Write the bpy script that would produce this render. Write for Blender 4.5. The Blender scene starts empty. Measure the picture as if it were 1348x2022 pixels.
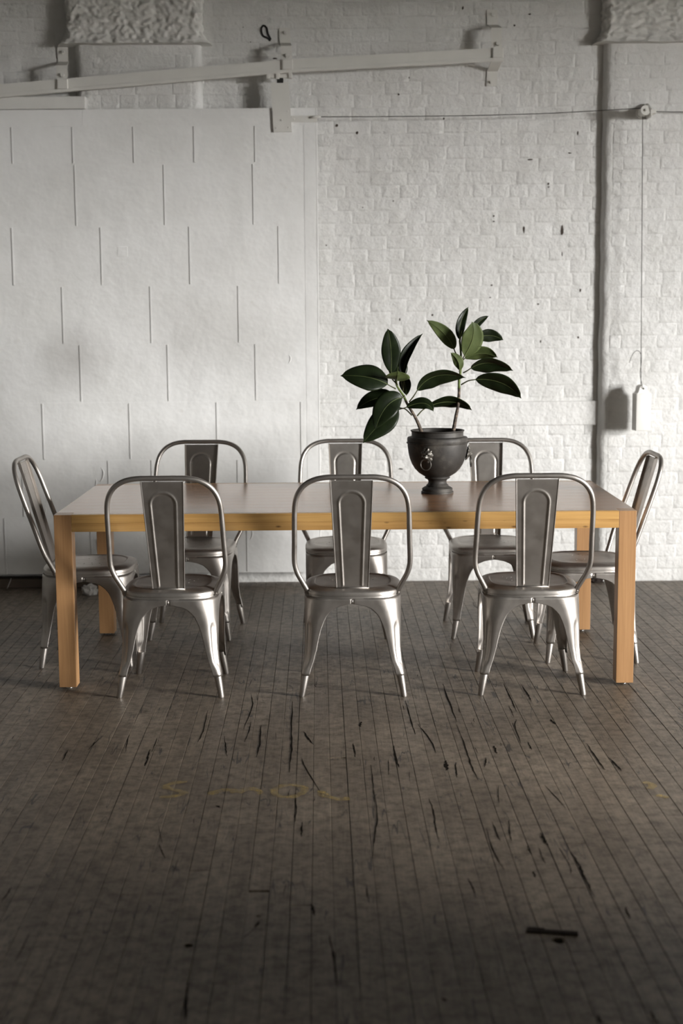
import bpy, bmesh, math, random
from mathutils import Vector, Matrix, noise
from mathutils.geometry import delaunay_2d_cdt

random.seed(7)
scene = bpy.context.scene
C = scene.collection
PI = math.pi

# ------------------------------------------------------------------ camera
cam_d = bpy.data.cameras.new('camera')
cam = bpy.data.objects.new('camera', cam_d)
C.objects.link(cam)
yaw, pitch, roll = math.radians(0.160), math.radians(7.86), math.radians(-0.42)
fwd = Vector((math.sin(yaw) * math.cos(pitch), math.cos(yaw) * math.cos(pitch), -math.sin(pitch)))
right = Vector((math.cos(yaw), -math.sin(yaw), 0))
up = right.cross(fwd)
r2 = right * math.cos(roll) + up * math.sin(roll)
u2 = -right * math.sin(roll) + up * math.cos(roll)
mw = Matrix((r2, u2, -fwd)).transposed().to_4x4()
mw.translation = Vector((-0.032, -6.390, 1.555))
cam.matrix_world = mw
cam_d.sensor_fit = 'HORIZONTAL'
cam_d.sensor_width = 24.0
cam_d.lens = 24.0 * 2808 / 1348
cam_d.clip_start = 0.05
cam_d.dof.use_dof = True
cam_d.dof.focus_distance = 5.85
cam_d.dof.aperture_fstop = 2.4
scene.camera = cam

# ------------------------------------------------------------------ world, daylight, exposure
world = bpy.data.worlds.new('sky')
scene.world = world
world.use_nodes = True
bg = world.node_tree.nodes['Background']
bg.inputs['Color'].default_value = (1.0, 0.988, 0.968, 1)

# the window openings of the right wall: (y0, y1, z0, z1); overcast sky lights the room through them
WINDOWS = [(-6.1, -3.6, 0.75, 3.15)]
XR = 8.0                       # inner face of the right wall
WALL_T = 0.40
bg.inputs['Strength'].default_value = 150.0
for (y0, y1, z0, z1) in WINDOWS:           # portals only steer the sampling of the sky
    d = bpy.data.lights.new('window_portal', 'AREA')
    d.shape = 'RECTANGLE'; d.size = y1 - y0; d.size_y = z1 - z0; d.cycles.is_portal = True
    o = bpy.data.objects.new('window_portal', d); C.objects.link(o)
    o.matrix_world = Matrix(((0, 0, 1), (1, 0, 0), (0, 1, 0))).to_4x4()
    o.location = (XR + WALL_T + 0.01, (y0 + y1) / 2, (z0 + z1) / 2)

vs = scene.view_settings
vs.view_transform = 'Standard'; vs.look = 'None'; vs.gamma = 1.0; vs.use_curve_mapping = False
vs.exposure = 0.0

# ------------------------------------------------------------------ node helpers
def new_mat(name):
    m = bpy.data.materials.new(name); m.use_nodes = True
    nt = m.node_tree
    return m, nt, nt.nodes['Principled BSDF']
def node(nt, t, **kw):
    n = nt.nodes.new(t)
    for k, v in kw.items(): setattr(n, k, v)
    return n
def noise_tex(nt, vec, scale, detail=4, rough=0.55, dist=0.0):
    n = node(nt, 'ShaderNodeTexNoise'); n.inputs['Scale'].default_value = scale
    n.inputs['Detail'].default_value = detail; n.inputs['Roughness'].default_value = rough
    n.inputs['Distortion'].default_value = dist
    if vec is not None: nt.links.new(vec, n.inputs['Vector'])
    return n.outputs['Fac']
def mapping(nt, vec, scale=(1, 1, 1), loc=(0, 0, 0), rot=(0, 0, 0)):
    n = node(nt, 'ShaderNodeMapping'); n.inputs['Scale'].default_value = scale
    n.inputs['Location'].default_value = loc; n.inputs['Rotation'].default_value = rot
    nt.links.new(vec, n.inputs['Vector']); return n.outputs['Vector']
def ramp(nt, fac, stops):
    n = node(nt, 'ShaderNodeValToRGB'); e = n.color_ramp.elements
    while len(e) < len(stops): e.new(0.5)
    for s, (p, c) in zip(e, stops):
        s.position = p; s.color = c if len(c) == 4 else (*c, 1)
    nt.links.new(fac, n.inputs['Fac']); return n.outputs['Color']
def mixc(nt, fac, a, b, blend='MIX'):
    n = node(nt, 'ShaderNodeMix', data_type='RGBA', blend_type=blend)
    for sock, v in ((n.inputs[0], fac), (n.inputs[6], a), (n.inputs[7], b)):
        if isinstance(v, (int, float)): sock.default_value = v
        elif isinstance(v, tuple): sock.default_value = v if len(v) == 4 else (*v, 1)
        else: nt.links.new(v, sock)
    return n.outputs[2]
def math_n(nt, op, a, b=None, clamp=False):
    n = node(nt, 'ShaderNodeMath', operation=op, use_clamp=clamp)
    for s, v in ((n.inputs[0], a), (n.inputs[1], b)):
        if v is None: continue
        if isinstance(v, (int, float)): s.default_value = v
        else: nt.links.new(v, s)
    return n.outputs[0]
def bump(nt, height, strength, distance, bsdf, prev=None):
    n = node(nt, 'ShaderNodeBump'); n.inputs['Strength'].default_value = strength
    n.inputs['Distance'].default_value = distance
    nt.links.new(height, n.inputs['Height'])
    if prev is not None: nt.links.new(prev, n.inputs['Normal'])
    nt.links.new(n.outputs['Normal'], bsdf.inputs['Normal']); return n.outputs['Normal']
def geo_pos(nt): return node(nt, 'ShaderNodeNewGeometry').outputs['Position']
def obj_co(nt): return node(nt, 'ShaderNodeTexCoord').outputs['Object']
def rnd(nt): return node(nt, 'ShaderNodeObjectInfo').outputs['Random']
def grey(v): return (v, v, v, 1)

# ------------------------------------------------------------------ materials
def mat_white_brick():
    m, nt, b = new_mat('white_painted_brick')
    p = geo_pos(nt)
    n1 = noise_tex(nt, p, 5, 5); n2 = noise_tex(nt, p, 38, 6, 0.6); n3 = noise_tex(nt, p, 160, 3)
    c = ramp(nt, n1, [(0.3, (0.64, 0.632, 0.61)), (0.7, (0.715, 0.71, 0.695))])
    speck = ramp(nt, noise_tex(nt, p, 55, 4, 0.7), [(0.27, grey(1)), (0.30, grey(0))])
    patch = ramp(nt, noise_tex(nt, p, 3.1, 2), [(0.55, grey(0)), (0.68, grey(0.55))])
    c = mixc(nt, math_n(nt, 'MULTIPLY', speck, patch), c, (0.22, 0.19, 0.16))
    nt.links.new(c, b.inputs['Base Color'])
    b.inputs['Roughness'].default_value = 0.5
    h = math_n(nt, 'ADD', math_n(nt, 'MULTIPLY', n2, 1.0), math_n(nt, 'MULTIPLY', n3, 0.18))
    h = math_n(nt, 'ADD', h, math_n(nt, 'MULTIPLY', noise_tex(nt, p, 13, 3, 0.5), 1.7))
    bump(nt, h, 0.7, 0.008, b)
    return m
def mat_plain_white(name, col, rough=0.5, bs=0.3, sc=30, dist=0.004):
    m, nt, b = new_mat(name)
    p = geo_pos(nt)
    n1 = noise_tex(nt, p, 6, 5)
    c = ramp(nt, n1, [(0.3, tuple(v * 0.9 for v in col)), (0.7, col)])
    nt.links.new(c, b.inputs['Base Color']); b.inputs['Roughness'].default_value = rough
    bump(nt, noise_tex(nt, p, sc, 6, 0.6), bs, dist, b)
    return m
def mat_door():
    m, nt, b = new_mat('painted_tin')
    p = geo_pos(nt)
    n1 = noise_tex(nt, p, 2.2, 5, 0.6)
    c = ramp(nt, n1, [(0.3, (0.76, 0.755, 0.735)), (0.65, (0.86, 0.857, 0.845))])
    # soot smears with shapes of their own
    for (x, z, r, k) in ((-1.52, 1.33, 0.16, 0.5), (-0.85, 1.42, 0.2, 0.28), (-0.5, 1.35, 0.17, 0.22), (-1.75, 0.5, 0.28, 0.3)):
        d = node(nt, 'ShaderNodeVectorMath', operation='DISTANCE')
        q = node(nt, 'ShaderNodeVectorMath', operation='ADD')
        nz = node(nt, 'ShaderNodeTexNoise'); nz.inputs['Scale'].default_value = 6; nt.links.new(p, nz.inputs['Vector'])
        sc = node(nt, 'ShaderNodeVectorMath', operation='SCALE'); sc.inputs['Scale'].default_value = 0.18
        nt.links.new(nz.outputs['Color'], sc.inputs[0]); nt.links.new(p, q.inputs[0]); nt.links.new(sc.outputs[0], q.inputs[1])
        nt.links.new(q.outputs[0], d.inputs[0]); d.inputs[1].default_value = (x + 0.09, 1.755 + 0.09, z + 0.09)
        f = ramp(nt, math_n(nt, 'DIVIDE', d.outputs['Value'], r * 1.5), [(0.0, grey(k)), (1.0, grey(0))])
        c = mixc(nt, f, c, (0.33, 0.31, 0.29))
    rust = ramp(nt, noise_tex(nt, p, 9, 6, 0.7), [(0.64, grey(0)), (0.75, grey(0.22))])
    c = mixc(nt, rust, c, (0.45, 0.36, 0.27))
    nt.links.new(c, b.inputs['Base Color'])
    b.inputs['Roughness'].default_value = 0.46
    h = math_n(nt, 'ADD', noise_tex(nt, p, 6, 3), math_n(nt, 'MULTIPLY', noise_tex(nt, p, 45, 5), 0.12))
    bump(nt, h, 0.4, 0.02, b)
    return m
def mat_plank():
    m, nt, b = new_mat('worn_floor_board')
    p = geo_pos(nt)
    r = rnd(nt)
    comb = node(nt, 'ShaderNodeCombineXYZ'); nt.links.new(math_n(nt, 'MULTIPLY', r, 37.0), comb.inputs[2])
    add = node(nt, 'ShaderNodeVectorMath', operation='ADD'); nt.links.new(p, add.inputs[0]); nt.links.new(comb.outputs[0], add.inputs[1])
    pv = add.outputs[0]
    grain = noise_tex(nt, mapping(nt, pv, (60, 3, 1)), 2.0, 6, 0.65)
    stain = noise_tex(nt, p, 1.6, 5, 0.6)
    fine = noise_tex(nt, p, 24, 6, 0.7)
    base = ramp(nt, r, [(0.0, (0.145, 0.111, 0.077)), (0.5, (0.190, 0.150, 0.108)), (1.0, (0.235, 0.189, 0.139))])
    c = mixc(nt, 0.55, base, ramp(nt, grain, [(0.3, (0.092, 0.071, 0.051)), (0.7, (0.235, 0.193, 0.147))]))
    c = mixc(nt, 0.75, c, ramp(nt, stain, [(0.32, (0.38, 0.35, 0.31)), (0.68, (1.0, 1.0, 1.0))]), 'MULTIPLY')
    c = mixc(nt, 0.85, c, ramp(nt, fine, [(0.36, (0.42, 0.39, 0.35)), (0.54, (1.0, 1.0, 1.0)), (0.72, (1.25, 1.22, 1.15))]), 'MULTIPLY')
    # wiggly splits along the grain
    warp = node(nt, 'ShaderNodeTexNoise'); warp.inputs['Scale'].default_value = 9; warp.inputs['Detail'].default_value = 3
    nt.links.new(pv, warp.inputs['Vector'])
    sc = node(nt, 'ShaderNodeVectorMath', operation='SCALE'); sc.inputs['Scale'].default_value = 0.02
    nt.links.new(warp.outputs['Color'], sc.inputs[0])
    ad = node(nt, 'ShaderNodeVectorMath', operation='ADD'); nt.links.new(pv, ad.inputs[0]); nt.links.new(sc.outputs[0], ad.inputs[1])
    cn = noise_tex(nt, mapping(nt, ad.outputs[0], (34, 2.2, 1)), 1.0, 1, 0.4)
    line = math_n(nt, 'ABSOLUTE', math_n(nt, 'SUBTRACT', cn, 0.5))
    wid = ramp(nt, noise_tex(nt, pv, 5, 2), [(0.50, grey(0)), (0.70, grey(0.016))])
    crack = math_n(nt, 'GREATER_THAN', wid, line)
    pits = ramp(nt, noise_tex(nt, p, 95, 3, 0.6), [(0.31, grey(1)), (0.35, grey(0))])
    pm = ramp(nt, noise_tex(nt, p, 2.2, 2), [(0.45, grey(0)), (0.6, grey(1))])
    dark = math_n(nt, 'MAXIMUM', crack, math_n(nt, 'MULTIPLY', pits, pm))
    c = mixc(nt, math_n(nt, 'MULTIPLY', dark, 0.88), c, (0.012, 0.009, 0.007))
    nt.links.new(c, b.inputs['Base Color'])
    ro = ramp(nt, fine, [(0.3, grey(0.60)), (0.7, grey(0.44))]); nt.links.new(ro, b.inputs['Roughness'])
    b.inputs['Specular IOR Level'].default_value = 0.55
    h = math_n(nt, 'SUBTRACT', math_n(nt, 'ADD', math_n(nt, 'MULTIPLY', grain, 0.35), math_n(nt, 'MULTIPLY', fine, 0.5)), math_n(nt, 'MULTIPLY', dark, 1.6))
    bump(nt, h, 0.5, 0.003, b)
    return m
def mat_plain(name, col, rough=0.6, metal=0.0, spec=0.5):
    m, nt, b = new_mat(name)
    c = ramp(nt, noise_tex(nt, obj_co(nt), 14, 4), [(0.3, tuple(v * 0.85 for v in col)), (0.7, col)])
    nt.links.new(c, b.inputs['Base Color']); b.inputs['Roughness'].default_value = rough
    b.inputs['Metallic'].default_value = metal; b.inputs['Specular IOR Level'].default_value = spec
    return m
def mat_metal():
    m, nt, b = new_mat('raw_lacquered_steel')
    p = obj_co(nt)
    n1 = noise_tex(nt, p, 7, 4, 0.6)
    c = ramp(nt, n1, [(0.3, (0.36, 0.332, 0.305)), (0.7, (0.46, 0.430, 0.400))])
    nt.links.new(c, b.inputs['Base Color'])
    b.inputs['Metallic'].default_value = 1.0
    ro = ramp(nt, noise_tex(nt, p, 18, 5, 0.6), [(0.3, grey(0.40)), (0.7, grey(0.50))]); nt.links.new(ro, b.inputs['Roughness'])
    bump(nt, noise_tex(nt, p, 60, 4), 0.05, 0.001, b)
    return m
def mat_wood(name, c0, c1, c2, axis, rough, knots=False, coat=0.25):
    m, nt, b = new_mat(name)
    p = obj_co(nt); r = rnd(nt)
    comb = node(nt, 'ShaderNodeCombineXYZ')
    for i in range(3): nt.links.new(math_n(nt, 'MULTIPLY', r, 11.3 * (i + 1)), comb.inputs[i])
    add = node(nt, 'ShaderNodeVectorMath', operation='ADD'); nt.links.new(p, add.inputs[0]); nt.links.new(comb.outputs[0], add.inputs[1])
    s = {'x': (0.7, 26, 26), 'z': (26, 26, 0.7)}[axis]
    mp = mapping(nt, add.outputs[0], s)
    g = noise_tex(nt, mp, 1.0, 5, 0.55, 0.6)
    fine = noise_tex(nt, mapping(nt, add.outputs[0], tuple(v * 6 for v in s)), 1.2, 4, 0.6)
    c = ramp(nt, g, [(0.28, c0), (0.5, c1), (0.72, c2)])
    c = mixc(nt, 0.35, c, ramp(nt, fine, [(0.35, (0.6, 0.55, 0.5)), (0.65, (1.0, 1.0, 1.0))]), 'MULTIPLY')
    c = mixc(nt, 0.35, c, ramp(nt, r, [(0.0, (0.68, 0.64, 0.6)), (1.0, (1.0, 1.0, 1.0))]), 'MULTIPLY')
    if knots:
        v = node(nt, 'ShaderNodeTexVoronoi'); v.inputs['Scale'].default_value = 1.0
        nt.links.new(mapping(nt, add.outputs[0], (13, 30, 34)), v.inputs['Vector'])
        k = ramp(nt, v.outputs['Distance'], [(0.07, grey(0.85)), (0.20, grey(0))])
        c = mixc(nt, k, c, (0.10, 0.045, 0.015))
    nt.links.new(c, b.inputs['Base Color'])
    b.inputs['Roughness'].default_value = rough
    b.inputs['Coat Weight'].default_value = coat; b.inputs['Coat Roughness'].default_value = 0.20
    bump(nt, fine, 0.08, 0.001, b)
    return m
def mat_urn():
    m, nt, b = new_mat('dark_cast_metal')
    p = obj_co(nt)
    c = ramp(nt, noise_tex(nt, p, 9, 6, 0.65), [(0.3, (0.018, 0.016, 0.014)), (0.52, (0.036, 0.032, 0.028)), (0.66, (0.080, 0.072, 0.062)), (0.78, (0.17, 0.155, 0.125))])
    nt.links.new(c, b.inputs['Base Color']); b.inputs['Metallic'].default_value = 0.25
    b.inputs['Roughness'].default_value = 0.6
    bump(nt, noise_tex(nt, p, 60, 5), 0.2, 0.002, b)
    return m
def mat_leaf(name, c0, c1, rough):
    m, nt, b = new_mat(name)
    p = geo_pos(nt)
    c = ramp(nt, noise_tex(nt, p, 18, 4), [(0.3, c0), (0.7, c1)])
    nt.links.new(c, b.inputs['Base Color']); b.inputs['Roughness'].default_value = rough
    b.inputs['Specular IOR Level'].default_value = 0.18
    return m
def mat_bark():
    m, nt, b = new_mat('scarred_bark')
    p = geo_pos(nt)
    c = ramp(nt, noise_tex(nt, mapping(nt, p, (40, 40, 130)), 1.0, 4), [(0.35, (0.035, 0.026, 0.02)), (0.55, (0.085, 0.062, 0.045)), (0.72, (0.24, 0.18, 0.125))])
    nt.links.new(c, b.inputs['Base Color']); b.inputs['Roughness'].default_value = 0.75
    bump(nt, noise_tex(nt, mapping(nt, p, (60, 60, 220)), 1.0, 3), 0.6, 0.002, b)
    return m
def mat_chalk():
    m, nt, b = new_mat('worn_yellow_paint')
    p = geo_pos(nt)
    b.inputs['Base Color'].default_value = (0.42, 0.30, 0.10, 1); b.inputs['Roughness'].default_value = 0.75
    a = ramp(nt, noise_tex(nt, p, 45, 5, 0.7), [(0.36, grey(0.0)), (0.68, grey(0.72))])
    nt.links.new(a, b.inputs['Alpha'])
    return m

M_BRICK = mat_white_brick()
M_PLASTER = mat_plain_white('rough_white_plaster', (0.70, 0.69, 0.66), 0.6, 0.6, 26, 0.012)
M_IRONW = mat_plain_white('white_painted_iron', (0.72, 0.705, 0.665), 0.45, 0.15, 50, 0.002)
M_TIMBERW = mat_plain_white('white_painted_timber', (0.74, 0.73, 0.70), 0.5, 0.3, 24, 0.004)
M_DOOR = mat_door()
M_PLANK = mat_plank()
M_SUB = mat_plain('dark_gap', (0.014, 0.011, 0.009), 0.9)
M_SILL = mat_plain('dirty_sill_wood', (0.085, 0.062, 0.045), 0.8)
M_METAL = mat_metal()
M_TOP = mat_wood('fir_tabletop', (0.34, 0.175, 0.092), (0.43, 0.235, 0.128), (0.52, 0.295, 0.168), 'x', 0.25, coat=0.5)
M_EDGE = mat_wood('fir_edge', (0.42, 0.230, 0.070), (0.54, 0.315, 0.105), (0.61, 0.375, 0.135), 'x', 0.38)
M_EDGEK = mat_wood('knotty_fir_edge', (0.34, 0.175, 0.055), (0.50, 0.285, 0.095), (0.58, 0.35, 0.13), 'x', 0.38, True)
M_LEG = mat_wood('fir_leg', (0.33, 0.180, 0.080), (0.40, 0.222, 0.100), (0.45, 0.258, 0.122), 'z', 0.38)
M_URN = mat_urn()
M_MASK = mat_plain('worn_cast_relief', (0.10, 0.092, 0.08), 0.42, 0.6)
M_SOIL = mat_plain('soil', (0.03, 0.022, 0.016), 0.95)
M_LTOP = mat_leaf('leaf_upper', (0.005, 0.008, 0.003), (0.011, 0.018, 0.006), 0.36)
M_LBOT = mat_leaf('leaf_under', (0.050, 0.068, 0.022), (0.092, 0.115, 0.042), 0.5)
M_RIB = mat_leaf('leaf_rib', (0.10, 0.13, 0.045), (0.16, 0.19, 0.075), 0.5)
M_PET = mat_leaf('petiole_skin', (0.035, 0.040, 0.018), (0.085, 0.085, 0.035), 0.5)
M_GSTEM = mat_leaf('green_stem', (0.085, 0.12, 0.035), (0.15, 0.19, 0.06), 0.5)
M_BARK = mat_bark()
M_WIRE = mat_plain('dark_wire', (0.06, 0.055, 0.05), 0.5, 0.6)
M_STEEL = mat_plain('bright_steel', (0.6, 0.6, 0.6), 0.3, 1.0)
M_BLACK = mat_plain('black_tar', (0.012, 0.011, 0.010), 0.8)
M_CHIP = mat_plain('bare_dark_brick', (0.06, 0.045, 0.035), 0.9)
M_PAPER = mat_plain('dirty_paper', (0.62, 0.60, 0.57), 0.8)
M_RUST = mat_plain('rusty_iron', (0.022, 0.016, 0.013), 0.85, 0.0, 0.2)
M_CHALK = mat_chalk()
M_SPLIT = mat_plain('split_dirt', (0.010, 0.008, 0.006), 0.95, 0.0, 0.05)
M_YARD = mat_plain('dark_yard', (0.08, 0.08, 0.075), 0.9)
M_ROOM = mat_plain_white('room_paint', (0.22, 0.215, 0.20), 0.7, 0.2, 12, 0.004)

# ------------------------------------------------------------------ mesh helpers
class MB:
    def __init__(s): s.v = []; s.f = []; s.mi = []
    def add(s, vs_, fs, mi=0):
        o = len(s.v); s.v += [tuple(v) for v in vs_]
        for f in fs: s.f.append(tuple(i + o for i in f)); s.mi.append(mi)
        return s
    def box(s, x0, x1, y0, y1, z0, z1, mi=0):
        v = [(x, y, z) for x in (x0, x1) for y in (y0, y1) for z in (z0, z1)]
        return s.add(v, [(0, 1, 3, 2), (4, 6, 7, 5), (0, 4, 5, 1), (2, 3, 7, 6), (0, 2, 6, 4), (1, 5, 7, 3)], mi)
    def bbox(s, x0, x1, y0, y1, z0, z1, b, mi=0):
        """box with chamfered edges"""
        bm = bmesh.new(); bmesh.ops.create_cube(bm, size=1)
        for v in bm.verts:
            v.co = Vector(((x0 + x1) / 2 + v.co.x * (x1 - x0), (y0 + y1) / 2 + v.co.y * (y1 - y0), (z0 + z1) / 2 + v.co.z * (z1 - z0)))
        bmesh.ops.bevel(bm, geom=bm.edges[:], offset=b, segments=2, affect='EDGES', profile=0.6)
        bm.verts.index_update()
        s.add([v.co[:] for v in bm.verts], [[v.index for v in f.verts] for f in bm.faces], mi); bm.free(); return s
    def tube(s, pts, rad, n=10, caps=True, mi=0):
        pts = [Vector(p) for p in pts]
        rad = rad if isinstance(rad, (list, tuple)) else [rad] * len(pts)
        t0 = (pts[1] - pts[0]).normalized()
        a = t0.orthogonal().normalized(); o = len(s.v); vs_ = []
        for i, p in enumerate(pts):
            t = (pts[min(i + 1, len(pts) - 1)] - pts[max(i - 1, 0)]).normalized()
            a = (a - t * a.dot(t)).normalized(); b = t.cross(a)
            for k in range(n):
                th = 2 * PI * k / n; vs_.append(p + (a * math.cos(th) + b * math.sin(th)) * rad[i])
        fs = [(i * n + k, i * n + (k + 1) % n, (i + 1) * n + (k + 1) % n, (i + 1) * n + k) for i in range(len(pts) - 1) for k in range(n)]
        if caps:
            fs.append(tuple(range(n))[::-1]); fs.append(tuple(range((len(pts) - 1) * n, len(pts) * n)))
        return s.add(vs_, fs, mi)
    def lathe(s, prof, n=48, c=(0, 0), mi=0):
        vs_ = [(c[0] + r * math.cos(2 * PI * k / n), c[1] + r * math.sin(2 * PI * k / n), z) for r, z in prof for k in range(n)]
        fs = [(i * n + k, i * n + (k + 1) % n, (i + 1) * n + (k + 1) % n, (i + 1) * n + k) for i in range(len(prof) - 1) for k in range(n)]
        return s.add(vs_, fs, mi)
    def grid(s, fn, nu, nv, mi=0, flip=False):
        vs_ = [fn(i / nu, j / nv) for i in range(nu + 1) for j in range(nv + 1)]
        w = nv + 1
        fs = [(i * w + j, (i + 1) * w + j, (i + 1) * w + j + 1, i * w + j + 1) for i in range(nu) for j in range(nv)]
        if flip: fs = [f[::-1] for f in fs]
        return s.add(vs_, fs, mi)
    def prism(s, poly, y0, y1, mi=0):
        """polygon in x,z extruded along y (front at y0)"""
        n = len(poly)
        vs_ = [(x, y0, z) for x, z in poly] + [(x, y1, z) for x, z in poly]
        fs = [tuple(range(n)), tuple(range(2 * n - 1, n - 1, -1))] + [(i, i + n, (i + 1) % n + n, (i + 1) % n) for i in range(n)]
        return s.add(vs_, fs, mi)
    def mesh(s, name, mats, smooth=False, angle=None):
        me = bpy.data.meshes.new(name); me.from_pydata(s.v, [], s.f); me.update()
        bm = bmesh.new(); bm.from_mesh(me); bmesh.ops.recalc_face_normals(bm, faces=bm.faces[:]); 
        bm.to_mesh(me); bm.free()
        mats = mats if isinstance(mats, (list, tuple)) else [mats]
        for m in mats: me.materials.append(m)
        for i, p in enumerate(me.polygons):
            p.material_index = s.mi[i]; p.use_smooth = bool(smooth)
        if smooth and angle: me.set_sharp_from_angle(angle=math.radians(angle))
        return me
    def build(s, name, mats, parent=None, smooth=False, angle=None, loc=None):
        return link(name, s.mesh(name, mats, smooth, angle), parent, loc)
def link(name, me, parent=None, loc=None):
    o = bpy.data.objects.new(name, me); C.objects.link(o)
    if parent is not None: o.parent = parent
    if loc is not None: o.location = loc
    return o
def empty(name, loc=(0, 0, 0), rz=0.0):
    o = bpy.data.objects.new(name, None); C.objects.link(o); o.location = loc; o.rotation_euler = (0, 0, rz)
    o.empty_display_size = 0.05
    return o
def tag(o, label=None, cat=None, group=None, kind=None):
    if label: o['label'] = label
    if cat: o['category'] = cat
    if group: o['group'] = group
    if kind: o['kind'] = kind
    return o
def copy_tree(o, parent=None):
    c = o.copy(); C.objects.link(c); c.parent = parent
    for ch in list(o.children): copy_tree(ch, c)
    return c
def smooth_path(pts, n):
    """Catmull-Rom through the points"""
    P = [Vector(p) for p in pts]; P = [P[0] * 2 - P[1]] + P + [P[-1] * 2 - P[-2]]
    out = []
    for i in range(1, len(P) - 2):
        for k in range(n):
            t = k / n
            out.append(0.5 * ((2 * P[i]) + (P[i + 1] - P[i - 1]) * t + (2 * P[i - 1] - 5 * P[i] + 4 * P[i + 1] - P[i + 2]) * t * t
                              + (3 * P[i] - P[i - 1] - 3 * P[i + 1] + P[i + 2]) * t ** 3))
    out.append(P[-2]); return out
def lerp_table(tab, x):
    for (x0, y0), (x1, y1) in zip(tab, tab[1:]):
        if (x0 <= x <= x1) or (x1 <= x <= x0):
            t = (x - x0) / (x1 - x0) if x1 != x0 else 0
            return y0 + (y1 - y0) * t
    return tab[0][1] if abs(x - tab[0][0]) < abs(x - tab[-1][0]) else tab[-1][1]

# ================================================================== ROOM SHELL
YW = 1.88           # brick face of the back wall
YP = 1.82           # face of the two pilasters
XL, YF, ZC = -5.5, -10.0, 4.4

# ---- floor: dark subfloor with single boards on top
floor = MB().box(XL - .4, XR + .4, YF - .4, YW + .4, -0.12, -0.016).build('floor', M_SUB)
tag(floor, 'worn dark narrow-board wooden floor with splits and gaps', kind='structure')
BW, ANG = 0.0579, math.radians(0.70)
dirv = Vector((-math.sin(ANG), math.cos(ANG), 0)); prv = Vector((math.cos(ANG), math.sin(ANG), 0))
def plank_mesh(seed):
    rr = random.Random(seed); n = 5; vs_ = []
    for i in range(n + 1):
        y = i / n
        g0 = rr.uniform(0.0002, 0.0012); g1 = rr.uniform(0.0002, 0.0012)
        x0, x1 = -BW / 2 + g0, BW / 2 - g1; ch = 0.0009
        vs_ += [(x0, y, -0.018), (x0, y, -ch), (x0 + ch, y, 0), (x1 - ch, y, 0), (x1, y, -ch), (x1, y, -0.018)]
    fs = []
    for i in range(n):
        for k in range(5):
            a = i * 6 + k; fs.append((a, a + 1, a + 7, a + 6))
    fs += [tuple(range(6)), tuple(range(n * 6 + 5, n * 6 - 1, -1))]
    return MB().add(vs_, fs).mesh('floor_board', M_PLANK)
plank_meshes = [plank_mesh(i) for i in range(8)]
def cam_sees(x, y, z=0.0, pad=60):
    d = Vector((x, y, z)) - mw.translation
    cz = d.dot(fwd)
    if cz <= 0.1: return False
    px = 674 + 2808 * d.dot(r2) / cz; py = 1011 - 2808 * d.dot(u2) / cz
    return -pad < px < 1348 + pad and -pad < py < 2022 + pad
HOLES = [(0.513, -3.009, 0.019), (-0.412, -3.017, 0.013), (-0.422, -2.003, 0.007), (-0.247, -2.845, 0.006)]
ENDGAPS = {0: (-1.498, 0.012), 1: None}
phase = -0.0665 - round((-0.0665) / BW) * BW + BW / 2     # a joint runs at x = -0.0665 where y = -1.5
def col_x(k, y):                     # centre of board column k at y
    return k * BW + phase - math.tan(ANG) * (y + 1.5)
rest = MB(); n_board = 0
YEND = YW + 0.03
pieces = []
for k in range(-96, 88):
    xm = col_x(k, 0)
    if xm < XL - .3 or xm > XR + .3: continue
    y = YF - random.uniform(0, 1.5)
    cuts = [y]
    while y < YEND:
        y += random.uniform(1.0, 2.9); cuts.append(min(y, YEND))
    # two wide butt joints seen in the photograph
    for (gx, gy) in ((-0.037, -1.498), (-0.254, -2.676)):
        if abs(col_x(k, gy) - gx) < BW / 2:
            cuts = sorted([c for c in cuts if abs(c - gy) > 0.5] + [gy])
    for a, b_ in zip(cuts, cuts[1:]):
        gap = 0.0012
        if any(abs(b_ - gy) < 1e-6 for gy in (-1.498, -2.676)): gap = 0.014
        if b_ - a < 0.05: continue
        pieces.append((k, a, b_ - gap))
def seen_len(k, a, b_):
    n = 14
    return sum(cam_sees(col_x(k, a + (b_ - a) * (i + .5) / n), a + (b_ - a) * (i + .5) / n, 0, 12) for i in range(n)) / n * (b_ - a)
seen = [(pc, seen_len(*pc)) for pc in pieces]
vis = [pc for pc, s_ in sorted(seen, key=lambda t: -t[1]) if s_ > 0.0][:298]
visset = set(vis)
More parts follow.
